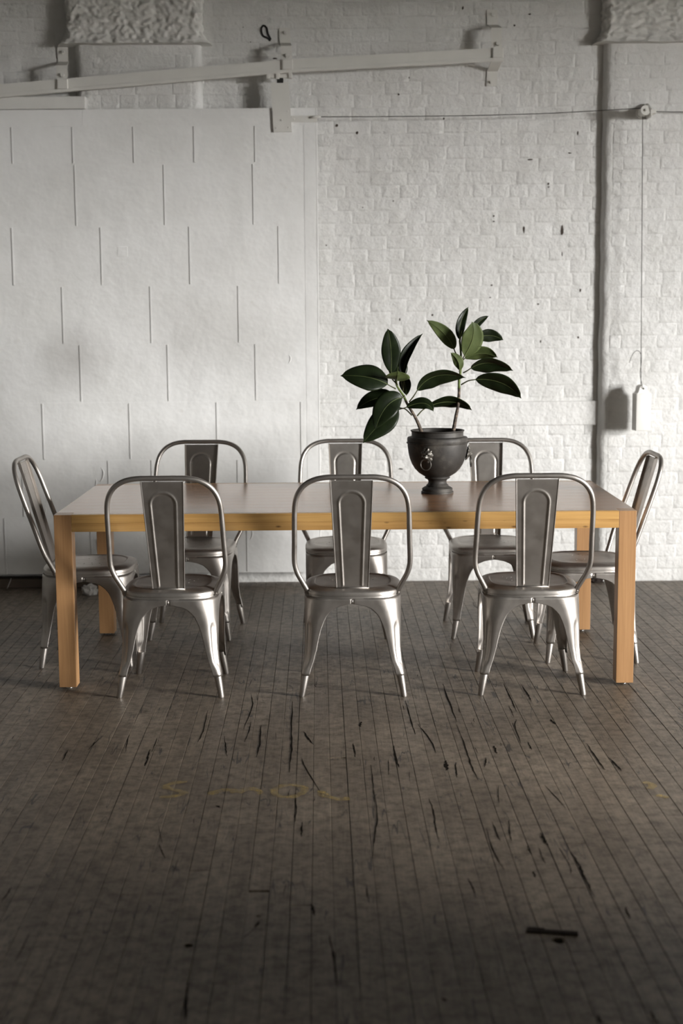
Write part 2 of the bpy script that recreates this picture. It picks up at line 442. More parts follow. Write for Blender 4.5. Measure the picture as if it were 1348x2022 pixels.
def plank_with_hole(k, a, b_, holes):
    """a board with real knot holes cut through it; local x across, y along"""
    L = b_ - a; x0, x1 = -BW / 2 + .001, BW / 2 - .001
    pts = [Vector((x0, 0)), Vector((x1, 0)), Vector((x1, L)), Vector((x0, L))]; edges = [(0, 1), (1, 2), (2, 3), (3, 0)]; rings = []
    for (hx, hy, r) in holes:
        o = len(pts); n = 14; ring = []
        for i in range(n):
            t = 2 * PI * i / n; q = r * (1 + 0.25 * noise.noise(Vector((hx * 50 + math.cos(t), math.sin(t), hy))))
            px = max(x0 + .002, min(x1 - .002, hx + q * math.cos(t))); pts.append(Vector((px, hy + q * math.sin(t)))); ring.append(o + i)
        edges += [(ring[i], ring[(i + 1) % n]) for i in range(n)]; rings.append((ring, hx, hy, r))
    v, e, f, ov, oe, of = delaunay_2d_cdt(pts, edges, [], 1, 1e-5)
    mb = MB(); fs = []
    for t in f:
        c = sum((v[i] for i in t), Vector((0, 0))) / len(t)
        if any((c - Vector((hx, hy))).length < r * 0.8 for _, hx, hy, r in rings): continue
        fs.append(t)
    mb.add([(q.x, q.y, 0) for q in v], fs)
    mb.add([(x0, 0, 0), (x1, 0, 0), (x1, L, 0), (x0, L, 0), (x0, 0, -.018), (x1, 0, -.018), (x1, L, -.018), (x0, L, -.018)],
           [(0, 1, 5, 4), (1, 2, 6, 5), (2, 3, 7, 6), (3, 0, 4, 7)])
    for ring, hx, hy, r in rings:
        n = len(ring); mb.add([(pts[i].x, pts[i].y, 0) for i in ring] + [(pts[i].x, pts[i].y, -.018) for i in ring],
                              [(i, (i + 1) % n, n + (i + 1) % n, n + i) for i in range(n)])
    return mb.mesh('floor_board', M_PLANK)
for (k, a, b_) in pieces:
    if (k, a, b_) in visset:
        hs = []
        for hx, hy, r in HOLES:
            if a + .02 < hy < b_ - .02 and abs(col_x(k, hy) - hx) < BW / 2 - .001:
                hs.append(((hx - col_x(k, hy)), hy - a, r))
        me = plank_with_hole(k, a, b_, hs) if hs else random.choice(plank_meshes)
        o = link('floor_board', me, floor)
        o.location = (col_x(k, a), a, random.uniform(-0.0009, 0.0))
        o.rotation_euler = (0, random.uniform(-0.006, 0.006), ANG)
        if not hs: o.scale = (1, b_ - a, 1)
    else:
        x0, x1 = -BW / 2 + .001, BW / 2 - .001
        q = []
        for (yy, zz) in ((a, 0), (b_, 0)):
            for xx in (x0, x1): q.append((col_x(k, yy) + xx, yy, zz))
        rest.add(q + [(v[0], v[1], -.016) for v in q], [(0, 1, 3, 2), (0, 2, 6, 4), (1, 5, 7, 3), (0, 4, 5, 1), (2, 3, 7, 6)])
tag(rest.build('floor_boards_outside', M_PLANK, floor), kind='stuff')

# worn yellow paint strokes on the boards
def stroke(pts, w):
    P = smooth_path([(x, y, 0.0012) for x, y in pts], 6); mb = MB(); vs_ = []
    for i, p in enumerate(P):
        t = (P[min(i + 1, len(P) - 1)] - P[max(i - 1, 0)]).normalized(); nrm = Vector((-t.y, t.x, 0))
        ww = 1.5 * w * (0.7 + 0.6 * abs(noise.noise(p * 30)))
        vs_ += [p - nrm * ww, p + nrm * ww]
    mb.add(vs_, [(2 * i, 2 * i + 1, 2 * i + 3, 2 * i + 2) for i in range(len(P) - 1)])
    mb.build('paint_mark', M_CHALK, floor)
stroke([(-.545, -1.76), (-.59, -1.77), (-.615, -1.81), (-.58, -1.84), (-.545, -1.87), (-.575, -1.905), (-.62, -1.91)], .010)
stroke([(-.46, -1.89), (-.43, -1.855), (-.39, -1.845), (-.375, -1.875)], .011)
stroke([(-.365, -1.875), (-.335, -1.835), (-.305, -1.85), (-.29, -1.89)], .010)
stroke([(-.25, -1.845), (-.21, -1.80), (-.16, -1.815), (-.15, -1.87), (-.19, -1.92), (-.24, -1.90), (-.25, -1.845)], .010)
stroke([(-.095, -1.86), (-.08, -1.91), (-.04, -1.945), (.0, -1.94)], .012)
stroke([(.985, -1.80), (1.01, -1.83), (.99, -1.87)], .011)
stroke([(1.0, -1.93), (1.03, -1.96)], .011)

# open splits in the boards, filled with black dirt: half width, points along the split
SPLITS = [
  (0.0028,[(0.166,-1.371),(0.168,-1.536),(0.173,-1.621)]),
  (0.0017,[(0.257,-1.949),(0.264,-2.057),(0.261,-2.192),(0.263,-2.33)]),
  (0.002,[(0.269,-1.099),(0.301,-1.281),(0.316,-1.466)]),
  (0.005,[(0.342,-1.549),(0.34,-1.597),(0.338,-1.659)]),
  (0.002,[(0.419,-1.103),(0.426,-1.454),(0.426,-1.599),(0.436,-1.764)]),
  (0.0028,[(0.529,-1.381),(0.53,-1.472)]),
  (0.0018,[(0.488,-1.515),(0.469,-1.629)]),
  (0.0013,[(0.498,-1.817),(0.477,-2.003)]),
  (0.0016,[(0.492,-2.154),(0.479,-2.325)]),
  (0.0036,[(0.574,-2.264),(0.578,-2.317),(0.58,-2.362)]),
  (0.0027,[(0.641,-2.42),(0.648,-2.526),(0.647,-2.617),(0.653,-2.739)]),
  (0.0012,[(0.612,-2.389),(0.62,-2.525),(0.614,-2.581)]),
  (0.0016,[(0.439,-2.163),(0.445,-2.324)]),
  (0.0016,[(0.414,-2.218),(0.417,-2.405),(0.43,-2.549)]),
  (0.0024,[(0.87,-1.36),(0.876,-1.554),(0.881,-1.667)]),
  (0.0028,[(0.917,-1.526),(0.935,-1.682)]),
  (0.0035,[(0.787,-1.044),(0.796,-1.114)]),
  (0.0019,[(0.659,-1.338),(0.661,-1.431)]),
  (0.0017,[(0.083,-1.883),(0.085,-2.099),(0.072,-2.274),(0.06,-2.456)]),
  (0.0014,[(0.141,-1.535),(0.135,-1.702)]),
  (0.0013,[(0.077,-1.59),(0.08,-1.807),(0.08,-1.981)]),
  (0.0021,[(0.237,-0.753),(0.245,-0.993),(0.252,-1.231)]),
  (0.0022,[(0.411,-0.497),(0.413,-0.739),(0.422,-1.069)]),
  (0.0022,[(0.668,-0.505),(0.668,-0.934)]),
  (0.0022,[(0.743,-0.549),(0.748,-0.788)]),
  (0.0018,[(0.721,-2.807),(0.718,-2.887)]),
  (0.0015,[(0.324,-2.61),(0.332,-2.741)]),
  (0.0019,[(0.522,-2.367),(0.521,-2.427)]),
  (0.0012,[(0.554,-2.378),(0.554,-2.505)]),
  (0.0022,[(0.511,-2.56),(0.511,-2.606)]),
  (0.0031,[(0.199,-3.305),(0.207,-3.324)]),
  (0.0027,[(0.543,-3.395),(0.545,-3.434)]),
  (0.0019,[(0.664,-3.374),(0.667,-3.436)]),
  (0.0013,[(0.65,-1.821),(0.686,-2.044)]),
  (0.004,[(0.051,-1.058),(0.047,-1.126)]),
  (0.0019,[(0.018,-1.336),(0.025,-1.503)]),
  (0.0018,[(0.375,-1.57),(0.366,-1.735)]),
  (0.0015,[(0.655,-1.041),(0.637,-1.143),(0.632,-1.369)]),
  (0.0025,[(-0.331,-1.098),(-0.325,-1.311),(-0.327,-1.493)]),
  (0.002,[(-0.555,-0.88),(-0.548,-1.176),(-0.554,-1.305)]),
  (0.0028,[(-0.72,-1.393),(-0.714,-1.512),(-0.711,-1.584)]),
  (0.0014,[(-0.71,-1.253),(-0.707,-1.424)]),
  (0.0026,[(-0.22,-0.758),(-0.213,-1.152),(-0.205,-1.407),(-0.206,-1.666)]),
  (0.0029,[(-0.164,-1.187),(-0.128,-1.348)]),
  (0.0019,[(-0.462,-1.228),(-0.434,-1.476)]),
  (0.002,[(-0.147,-2.15),(-0.148,-2.279)]),
  (0.0017,[(-0.178,-1.877),(-0.171,-2.149)]),
  (0.0019,[(-1.013,-1.519),(-1.016,-1.385)]),
  (0.0019,[(-0.928,-1.247),(-0.942,-1.387)]),
  (0.0015,[(-0.821,-1.201),(-0.803,-1.421)]),
  (0.0012,[(-0.573,-2.322),(-0.54,-2.442)]),
  (0.0028,[(-0.109,-2.773),(-0.1,-2.846)]),
  (0.0037,[(-0.432,-1.998),(-0.413,-2.017)]),
  (0.0027,[(-0.245,-2.883),(-0.253,-2.917)]),
  (0.0007,[(-0.284,-2.988),(-0.25,-2.914)]),
  (0.0016,[(-0.398,-0.636),(-0.381,-0.829),(-0.396,-1.147)]),
  (0.0014,[(-0.381,-1.31),(-0.373,-1.046)]),
  (0.0014,[(-0.167,-1.498),(-0.151,-1.612),(-0.09,-1.904)]),
  (0.0017,[(-0.061,-2.963),(-0.039,-3.251)]),
  (0.0022,[(-0.394,-3.219),(-0.379,-3.418)]),
  (0.0008,[(-0.562,-2.322),(-0.592,-2.172)]),
  (0.001,[(-0.825,-2.932),(-0.825,-3.105)]),
  (0.0015,[(-0.94,-2.637),(-0.944,-2.74)]),
]
def split(w, pts, seed):
    rr = random.Random(seed)
    if len(pts) == 2: pts = [pts[0], ((pts[0][0] + pts[1][0]) / 2 + rr.uniform(-.003, .003), (pts[0][1] + pts[1][1]) / 2), pts[1]]
    P = smooth_path([(x, y, 0.0004) for x, y in pts], 5); n = len(P); vs_ = []
    for i, p in enumerate(P):
        t = (P[min(i + 1, n - 1)] - P[max(i - 1, 0)]).normalized(); nr_ = Vector((-t.y, t.x, 0))
        ww = w * (0.12 + 0.88 * math.sin(PI * (0.06 + 0.88 * i / (n - 1)))) * rr.uniform(.55, 1.25)
        j = nr_ * rr.uniform(-.5, .5) * w
        vs_ += [p - nr_ * ww + j, p + nr_ * ww + j]
    MB().add(vs_, [(2 * i, 2 * i + 1, 2 * i + 3, 2 * i + 2) for i in range(n - 1)]).build('board_split', M_SPLIT, floor)
for i, (w, pts) in enumerate(SPLITS): split(w * 1.45, pts, i)
rs = random.Random(5)
for i in range(110):
    x, y = rs.uniform(-1.5, 1.7), rs.uniform(-2.9, 1.2)
    if x < -.6 and rs.random() < .6: continue
    L = rs.uniform(.03, .13); a = rs.uniform(-.05, .05)
    split(rs.uniform(.0005, .0016), [(x, y), (x + a * L - .01 * L + rs.uniform(-.003, .003), y + L / 2), (x + a * L * 1.5, y + L)], 500 + i)

# ---- side walls, front wall, ceiling (out of frame)
wl = tag(MB().box(XL - .4, XL, YF - .4, YW + .5, -.1, ZC + .1).build('wall_left', M_ROOM), 'plain painted wall on the left, out of frame', kind='structure')
wf = tag(MB().box(XL, XR, YF - .4, YF, -.1, ZC + .1).build('wall_front', M_ROOM), 'plain painted wall behind the camera', kind='structure')
ce = tag(MB().box(XL, XR, YF, YW + .5, ZC, ZC + .2).build('ceiling', M_ROOM), 'plain ceiling above the frame', kind='structure')
mb = MB(); ys = YF - .4
for (y0, y1, z0, z1) in sorted(WINDOWS):
    mb.box(XR, XR + WALL_T, ys, y0, -.1, ZC + .1)
    mb.box(XR, XR + WALL_T, y0, y1, -.1, z0); mb.box(XR, XR + WALL_T, y0, y1, z1, ZC + .1)
    ys = y1
mb.box(XR, XR + WALL_T, ys, YW + .5, -.1, ZC + .1)
tag(mb.build('wall_right', M_ROOM), 'thick painted wall with the daylight window, out of frame', kind='structure')
for i, (y0, y1, z0, z1) in enumerate(WINDOWS):
    w = MB(); x0, x1 = XR + .24, XR + .29
    w.box(x0, x1, y0, y0 + .05, z0, z1); w.box(x0, x1, y1 - .05, y1, z0, z1)
    w.box(x0, x1, y0 + .05, y1 - .05, z0, z0 + .05); w.box(x0, x1, y0 + .05, y1 - .05, z1 - .05, z1)
    wo = tag(w.build('window_%d' % (i + 1), M_TIMBERW), 'tall factory window in the right wall', kind='structure')
    for q in (1, 2):
        yy = y0 + (y1 - y0) * q / 3; MB().box(x0 + .01, x1 - .01, yy - .012, yy + .012, z0 + .05, z1 - .05).build('glazing_bar', M_TIMBERW, wo)

tag(MB().box(XR + WALL_T + .3, 300, -250, 250, -4.2, -4.0).build('floor_yard', M_YARD), 'dark yard outside the window, out of frame', kind='structure')

lw = MB().bbox(3.0, 3.22, -9.0, -3.25, 0.0, 1.14, .01)  # unseen low wall, added to keep window light off the near floor
lw.bbox(2.96, 3.26, -9.04, -3.21, 1.14, 1.20, .008)
tag(lw.build('wall_shade_blocker', M_ROOM), 'unseen low wall with a coping, added to shade the foreground floor', kind='structure')

# ---- back wall: mortar bed + single painted bricks
wall = MB().box(XL, XR + .4, YW, YW + .4, -.12, ZC + .1).build('wall_back', M_BRICK)
tag(wall, 'white painted brick wall with lumpy mortar joints', kind='structure')
CH = 0.0715
def brick_mesh(L, seed):
    rr = random.Random(seed); H = CH - 0.0035; hl, hh = L / 2, H / 2
    outl = []
    seq = [(-1, -1), (-.35, -1), (.35, -1), (1, -1), (1, .0), (1, 1), (.35, 1), (-.35, 1), (-1, 1), (-1, 0)]
    def ring(ins, y, jit):
        o = []
        for sx, sz in seq:
            k = 0.75 if abs(sx) == 1 and abs(sz) == 1 else 1
            o.append((sx * (hl - ins * (1 + .5 * (abs(sx) == 1 and abs(sz) == 1))) + rr.uniform(-jit, jit), y, sz * (hh - ins * (1 + .5 * (abs(sx) == 1 and abs(sz) == 1))) + rr.uniform(-jit, jit) * .5))
        return o
    n = len(seq)
    vs_ = ring(-.0012, .001, .0010) + ring(.0020, -.0006, .0018) + ring(.0105, -.0011, .0035)
    fs = [(r * n + i, r * n + (i + 1) % n, (r + 1) * n + (i + 1) % n, (r + 1) * n + i) for r in range(2) for i in range(n)]
    fs.append(tuple(range(2 * n, 3 * n)))
    return MB().add(vs_, fs).mesh('brick', M_BRICK, True)
SL, HL = 0.2075, 0.104
str_m = [brick_mesh(SL - .003, i) for i in range(6)]
hdr_m = [brick_mesh(HL - .003, 20 + i) for i in range(5)]
def courses(parent, xa, xb, y, za, zb, skip, limit, stuffname):
    items = []
    r0 = int(za / CH); 
    for r in range(r0, int(zb / CH) + 1):
        z = (r + .5) * CH
        if z + CH / 2 > zb + .02 or z - CH / 2 < za - .02: continue
        hdr = (r % 7 == 3)
        pit = HL if hdr else SL
        x = xa - ((r % 2) * .5 + random.uniform(0, .22)) * pit
        while x < xb:
            a, b_ = max(x, xa), min(x + pit, xb); x += pit
            if b_ - a < 0.03: continue
            cx = (a + b_) / 2
            if skip(a, b_, z - CH / 2, z + CH / 2): continue
            items.append((cx, z, b_ - a, hdr))
    sz = [(cam_sees(cx, y, z, 0), w, i) for i, (cx, z, w, hdr) in enumerate(items)]
    order = sorted(range(len(items)), key=lambda i: (-sz[i][0], -sz[i][1]))
    keep = set(i for i in order[:limit] if sz[i][0] or abs(items[i][0]) < 2.0 and cam_sees(items[i][0], y, items[i][1], 40)); mbs = MB()
    for i, (cx, z, w, hdr) in enumerate(items):
        me = random.choice(hdr_m if hdr else str_m); nom = (HL if hdr else SL)
        loc = Vector((cx, y + random.uniform(-.0011, .0008), z + random.uniform(-.0012, .0012)))
        rot = (random.uniform(-.008, .008), 0, random.uniform(-.006, .006)); sx = w / nom
        if i in keep:
            o = link('brick', me, parent, loc); o.rotation_euler = rot; o.scale = (sx, 1, 1)
        else:
            mt = Matrix.Translation(loc) @ Matrix.Diagonal((sx, 1, 1, 1))
            mbs.add([mt @ v.co for v in me.vertices], [tuple(p.vertices) for p in me.polygons])
    if mbs.v: tag(mbs.build(stuffname, M_BRICK, parent, True), kind='stuff')
LEDGE = (0.915, 1.055)
def skip_back(a, b_, z0, z1):
    if b_ < -0.20 and z1 < 2.66: return True                 # behind the sliding door
    if -1.50 < a and b_ < -0.75: return True                 # behind the left pilaster
    if z1 > LEDGE[0] + .02 and z0 < LEDGE[1] - .02: return True
    return False
courses(wall, -2.3, 1.50, YW, 0.0, 3.45, skip_back, 298, 'bricks_small_pieces')
courses(wall, -5.0, 5.5, YW, 3.40, 4.38, lambda a, b_, z0, z1: False, 0, 'bricks_above_frame')
courses(wall, 2.62, 5.5, YW, 0.0, 3.40, lambda a, b_, z0, z1: False, 0, 'bricks_right_of_frame')
courses(wall, -5.0, -3.22, YW, 0.0, 3.40, lambda a, b_, z0, z1: False, 0, 'bricks_left_of_frame')

# chipped paint showing dark brick (pixel-sized scars at their places on the wall)
def chip(x, z, w, h, y=YW - .0030, seed=0):
    rr = random.Random(seed); n = 9; poly = []
    for i in range(n):
        t = 2 * PI * i / n; k = rr.uniform(.65, 1.15); poly.append((x + w / 2 * k * math.cos(t), z + h / 2 * k * math.sin(t)))
    return MB().prism(poly, y, y + .012).build('paint_chip', M_CHIP, wall)
for i, (x, z, w, h) in enumerate([
    (1.075, 2.425, .034, .010), (1.182, 2.290, .012, .014), (1.183, 2.272, .010, .008), (1.045, 2.035, .014, .042), (1.263, 2.035, .020, .062), (1.265, 1.895, .006, .028),
    (0.862, 1.722, .014, .008), (0.855, 1.652, .011, .008), (1.373, 1.690, .010, .022), (1.132, 1.613, .012, .010), (0.523, 1.555, .012, .014), (0.335, 1.530, .006, .018),
    (1.148, 1.400, .008, .018), (1.365, 1.420, .010, .014), (0.873, 2.112, .010, .010), (0.873, 2.082, .010, .008), (0.300, 2.200, .009, .009), (0.125, 2.165, .008, .006),
    (0.095, 2.58, .018, .02), (-0.02, 2.62, .018, .02), (0.585, 2.655, .010, .012), (1.345, 2.57, .008, .022), (1.30, 2.46, .02, .008), (0.69, 3.255, .010, .022),
    (0.98, 3.16, .012, .012), (1.065, 3.22, .016, .009), (-0.365, 2.99, .026, .010), (-0.50, 3.08, .008, .006), (-.54, 3.16, .008, .006), (.39, 2.88, .008, .01), (.33, 2.79, .012, .014),
    (-.085, 1.955, .012, .008), (0.34, .665, .030, .010)]):
    chip(x, z, w, h, seed=i)
# black tar loop left of the middle track bracket
P = smooth_path([(-.388, YW - .0035, 3.085), (-.402, YW - .0035, 3.100), (-.430, YW - .0035, 3.115), (-.438, YW - .0035, 3.150), (-.425, YW - .0035, 3.168), (-.408, YW - .0035, 3.155), (-.402, YW - .0035, 3.125), (-.385, YW - .0035, 3.092)], 5)
MB().tube(P, .0055, 6).build('tar_loop', M_BLACK, wall, True)
# ledge running along the bricks
lm = MB().bbox(-0.16, 1.492, YW - .018, YW + .02, LEDGE[0], LEDGE[1], .006)
tag(lm.build('trim_1', M_BRICK, smooth=False), 'white painted flat ledge band across the brick wall behind the plant', kind='structure')

# ---- pilasters with rounded corners and rough plaster capitals
def pilaster(name, xa, xb, label, capx, ztop):
    R = 0.045; prof = []
    for i in range(7):
        t = PI - PI / 2 * i / 6; prof.append((xa + R + R * math.cos(t), YP + R - R * math.sin(t)))
    for i in range(7):
        t = PI / 2 - PI / 2 * i / 6; prof.append((xb - R + R * math.cos(t), YP + R - R * math.sin(t)))
    prof = [(xa, YW + .05)] + prof + [(xb, YW + .05)]
    zs = [i * ztop / 90 for i in range(91)]; n = len(prof)
    vs_ = []
    for z in zs:
        for i, (x, y) in enumerate(prof):
            w = 0.0 if i in (0, n - 1) else 0.006
            nz = noise.noise(Vector((x * 6, y * 9, z * 9))) * w + noise.noise(Vector((x * 20, y * 20, z * 22))) * w * .5
            vs_.append((x + nz * (1 if x > (xa + xb) / 2 else -1), y + nz * .4, z))
    fs = [(j * n + i, j * n + i + 1, (j + 1) * n + i + 1, (j + 1) * n + i) for j in range(len(zs) - 1) for i in range(n - 1)]
    o = MB().add(vs_, fs).build(name, M_BRICK, smooth=True)
    tag(o, label, kind='structure')
    return o
def capital(parent, xa, xb, z0, z1, yf, seed):
    """rough plaster block with a flared lower lip"""
    def edge(z):
        t = max(0, min(1, (z - z0) / .10)); return .050 * (1 - t) ** 2.2
    def f(u, v):
        z = z0 + (z1 - z0) * v ** 1.15
        e = edge(z); X0, X1 = xa + .045 - e, xb - .045 + e
        # outline: side, rounded corner, face, rounded corner, side
        Rr = 0.05; D = YW - yf
        s_ = u
        if s_ < .18:
            t = s_ / .18; x, y, nx, ny = X0, YW + .02 - (D - Rr + .02) * t, -1, 0
        elif s_ < .28:
            a = (s_ - .18) / .10 * PI / 2; x, y = X0 + Rr - Rr * math.cos(a), yf + Rr - Rr * math.sin(a); nx, ny = -math.cos(a), -math.sin(a)
        elif s_ < .72:
            t = (s_ - .28) / .44; x, y, nx, ny = X0 + Rr + (X1 - X0 - 2 * Rr) * t, yf, 0, -1
        elif s_ < .82:
            a = (s_ - .72) / .10 * PI / 2; x, y = X1 - Rr + Rr * math.sin(a), yf + Rr - Rr * math.cos(a); nx, ny = math.sin(a), -math.cos(a)
        else:
            t = (s_ - .82) / .18; x, y, nx, ny = X1, yf + Rr + (D - Rr + .02) * t, 1, 0
        y -= e * .35 if ny < -.2 else 0
        q = Vector((x * 17 + z * 9, y * 15, z * 20 - x * 5 + seed))
        d = noise.noise(q * 1.3) * .010 + noise.noise(q * 2.4) * .011 + noise.noise(q * 5) * .003
        return (x + nx * d, min(y + ny * d, YW + .02), z + (noise.noise(q * .6) * .004 if v < .02 else 0))
    mb = MB().grid(f, 220, 210)
    n0 = [f(i / 220, 0) for i in range(221)]
    mb.add([p for p in n0] + [(p[0], YW + .02, p[2]) for p in n0], [(i, i + 1, 222 + i, 221 + i) for i in range(220)])
    return mb.build('capital', M_PLASTER, parent, True)
pil_r = pilaster('trim_2', 1.482, 2.60, 'white painted brick pilaster with rounded edge at the right', None, 3.06)
courses(pil_r, 1.535, 2.58, YP - .0005, 0.0, 3.03, lambda a, b, z0, z1: False, 240, 'bricks_out_of_frame')
capital(pil_r, 1.425, 2.66, 3.048, 4.39, 1.775, 3.0)
pil_l = pilaster('trim_3', -1.478, -0.775, 'white painted brick pilaster behind the sliding door track, upper left', None, 3.07)
courses(pil_l, -1.425, -0.83, YP - .0005, 2.64, 3.04, lambda a, b, z0, z1: False, 60, 'bricks_small_pieces')
capital(pil_l, -1.562, -0.722, 3.058, 4.39, 1.775, 9.0)

# ---- timber header above the door, left
tm = MB().bbox(-3.2, -1.418, 1.765, 1.86, 2.706, 2.775, .004)
tag(tm.build('trim_4', M_TIMBERW), 'white painted timber header under the sloping track at far left', kind='structure')
# ---- wooden sill under the door
tag(MB().bbox(-3.2, -1.02, 1.745, 1.86, 0.0, 0.050, .006).build('trim_5', M_SILL), 'dirty brown wooden sill under the sliding door', kind='structure')

# ---- sliding door clad in tin sheets
DY = 1.765                 # face of the core, the sheets stand proud
DX0, DX1, DZ0, DZ1 = -3.2, -0.130, 0.078, 2.703
door = MB().box(DX0, DX1 - .004, DY, DY + .042, DZ0, DZ1).build('door_1', M_DOOR)
tag(door, 'white painted sliding fire door clad in overlapping tin sheets', kind='structure')
def sheet(x0, x1, z0, z1, lip=True, th=.0022):
    mb = MB()
    def f(u, v):
        w = .0016 * noise.noise(Vector((x0 + (x1 - x0) * u * 1.0, z0 * 3 + v, 4.2)) * 3) * math.sin(PI * u) 
        return (x0 + .0006 + (x1 - x0 - .0012) * u, DY - th - max(0, w) - .0008 * math.sin(PI * u) * math.sin(PI * v), z0 + .0005 + (z1 - z0 - .001) * v)
    mb.grid(f, 4, 3)
    a, b_ = x0 + .0006, x1 - .0006; c, d = z0 + .0005, z1 - .0005
    mb.add([(a, DY - th, c), (b_, DY - th, c), (b_, DY - th, d), (a, DY - th, d), (a, DY + .001, c), (b_, DY + .001, c), (b_, DY + .001, d), (a, DY + .001, d)],
           [(0, 1, 5, 4), (1, 2, 6, 5), (2, 3, 7, 6), (3, 0, 4, 7)])
    if lip:                # folded standing seam on the right edge
        s0, s1 = x1 - .007, x1 - .0005
        mb.add([(s0 - .004, DY - th, c + .004), (s0, DY - th - .0038, c + .006), (s1, DY - th - .0038, c + .006), (s1, DY - th + .001, c + .004),
                (s0 - .004, DY - th, d - .004), (s0, DY - th - .0038, d - .006), (s1, DY - th - .0038, d - .006), (s1, DY - th + .001, d - .004)],
               [(0, 1, 5, 4), (1, 2, 6, 5), (2, 3, 7, 6), (0, 1, 2, 3), (4, 5, 6, 7)])
    return mb.build('tin_sheet', M_DOOR, door)
EB = -0.205                # left side of the edge binding strip
SW = 0.4985
rows = [(2.612, 2.405, [-1.828, -1.489, -1.150, -.812, -.472], 0.339), (2.405, 2.062, [-1.483, -.985, -.486], SW), (2.062, 1.732, [-1.848, -1.349, -.850, -.348], SW),
        (1.732, 1.403, [-1.577, -1.078, -.580], SW), (1.403, 1.073, [-1.487, -.988, -.488], SW), (1.073, .742, [-1.712, -1.215, -.715, -.232], SW),
        (.742, .412, [-1.84, -1.345, -1.095, -.60], SW), (.412, DZ0, [-1.955, -1.457, -.958, -.553], SW)]
for zt, zb, seams, wdt in rows:
    xs = list(seams)
    while xs[0] > DX0 + .1: xs.insert(0, xs[0] - wdt)
    xs[0] = DX0
    xs = [x for x in xs if x < EB - .02] + [EB]
    for a, b_ in zip(xs, xs[1:]): sheet(a, b_, zb, zt, lip=(b_ != EB))
tops = [DX0, -2.45, -1.435, -.772, -.30, DX1 - .004]
for a, b_ in zip(tops, tops[1:]): sheet(a, b_, 2.612, DZ1, lip=False, th=.0030)
z = DZ0
for zt in (1.073, 1.9, 2.612): sheet(EB, DX1 - .004, z, zt, lip=False, th=.0032); z = zt
MB().bbox(DX1 - .006, DX1, DY - .0045, DY + .042, DZ0, DZ1, .0018).build('edge_strip', M_DOOR, door)
MB().bbox(-1.262, -1.205, DY - .0040, DY, 1.895, 1.950, .0012).build('patch', M_DOOR, door)
# crumpled dents beside a seam
for (x, z, s) in ((-1.405, .655, 1.0), (-1.44, .61, .7), (-.31, 1.31, .6), (-.545, .30, .7), (-1.72, .52, .6), (-1.73, .45, .5)):
    P = smooth_path([(x + .012 * s, DY - .002, z + .045 * s), (x + .027 * s, DY - .003, z + .02 * s), (x + .022 * s, DY - .003, z - .015 * s), (x + .006 * s, DY - .002, z - .04 * s)], 4)
    MB().tube(P, [.0012 + .003 * s * math.sin(PI * i / (len(P) - 1)) for i in range(len(P))], 6).build('dent', M_DOOR, door, True)
# hanger plate and trolley carry the door
def bolt(parent, x, y, z, r=.010, h=.009, mat=None, axis='y'):
    n = 6; vs_ = [(x + r * math.cos(2 * PI * k / n), y, z + r * math.sin(2 * PI * k / n)) for k in range(n)] + [(x + r * .85 * math.cos(2 * PI * k / n), y - h, z + r * .85 * math.sin(2 * PI * k / n)) for k in range(n)]
    return MB().add(vs_, [(k, (k + 1) % n, n + (k + 1) % n, n + k) for k in range(n)] + [tuple(range(n, 2 * n))]).build('bolt', mat or M_IRONW, parent)
hp = MB()
hpts = [(-.385, 2.838), (-.285, 2.843), (-.270, 2.572), (-.372, 2.570)]
hp.prism(hpts, DY - .016, DY - .0035)
hpo = hp.build('hanger_plate', M_IRONW, door)
for x, z in ((-.292, 2.684), (-.328, 2.636), (-.357, 2.594), (-.288, 2.597)): bolt(hpo, x, DY - .016, z, .006, .004)
ps = MB().bbox(-.272, -.128, DY - .011, DY - .0035, 2.624, 2.660, .0015).build('pull_strap', M_IRONW, door); bolt(ps, -.258, DY - .011, 2.643, .005, .004)
MB().tube([(-.175, DY - .012, 2.648), (-.150, DY - .022, 2.650), (-.125, DY - .022, 2.652), (-.108, DY - .014, 2.652)], [.004, .007, .007, .004], 8).build('cable_eye', M_IRONW, ps, True)
neck = MB().bbox(-.350, -.314, DY - .02, DY + .01, 2.836, 2.866, .003).build('trolley_neck', M_BLACK, door)
tr = MB().bbox(-.402, -.268, DY - .022, DY + .004, 2.862, 2.882, .004).build('trolley', M_IRONW, door)
for x in (-.398, -.345, -.275): MB().bbox(x - .010, x + .010, DY - .030, DY + .008, 2.856 + (.004 if x > -.3 else 0), 2.892, .003).build('roller_cheek', M_IRONW, tr)

# ---- sloping track: one thing, rail with brackets
track = empty('door_track', (0, 1.75, 2.9))
tag(track, 'white painted sloping iron rail on brackets above the sliding door', 'rail')
TY = 1.735
top = [(-3.2, 2.745), (-1.883, 2.838), (-.295, 2.960), (.905, 3.017)]
def rail_piece(dz0, dz1, y0, y1, name, par):
    mb = MB(); vs_ = []
    for x, z in top:
        vs_ += [(x, y0, z - dz0), (x, y1, z - dz0), (x, y1, z - dz1), (x, y0, z - dz1)]
    fs = [(i * 4 + k, i * 4 + (k + 1) % 4, (i + 1) * 4 + (k + 1) % 4, (i + 1) * 4 + k) for i in range(len(top) - 1) for k in range(4)] + [(0, 1, 2, 3), (15, 14, 13, 12)]
    bm = bmesh.new()
    me = MB().add(vs_, fs).mesh(name, M_IRONW); bm.from_mesh(me)
    bmesh.ops.bevel(bm, geom=[e for e in bm.edges if abs((e.verts[0].co - e.verts[1].co).x) > .3], offset=.003, segments=2, affect='EDGES'); bm.to_mesh(me); bm.free()
    o = link(name, me, par); o.location = (0, -1.75, -2.9); return o
rail = rail_piece(0, .055, TY, TY + .014, 'rail', track)
lip = rail_piece(.0545, .072, TY - .008, TY + .022, 'rail_lip', track)
def rz(x): return lerp_table(top, x)
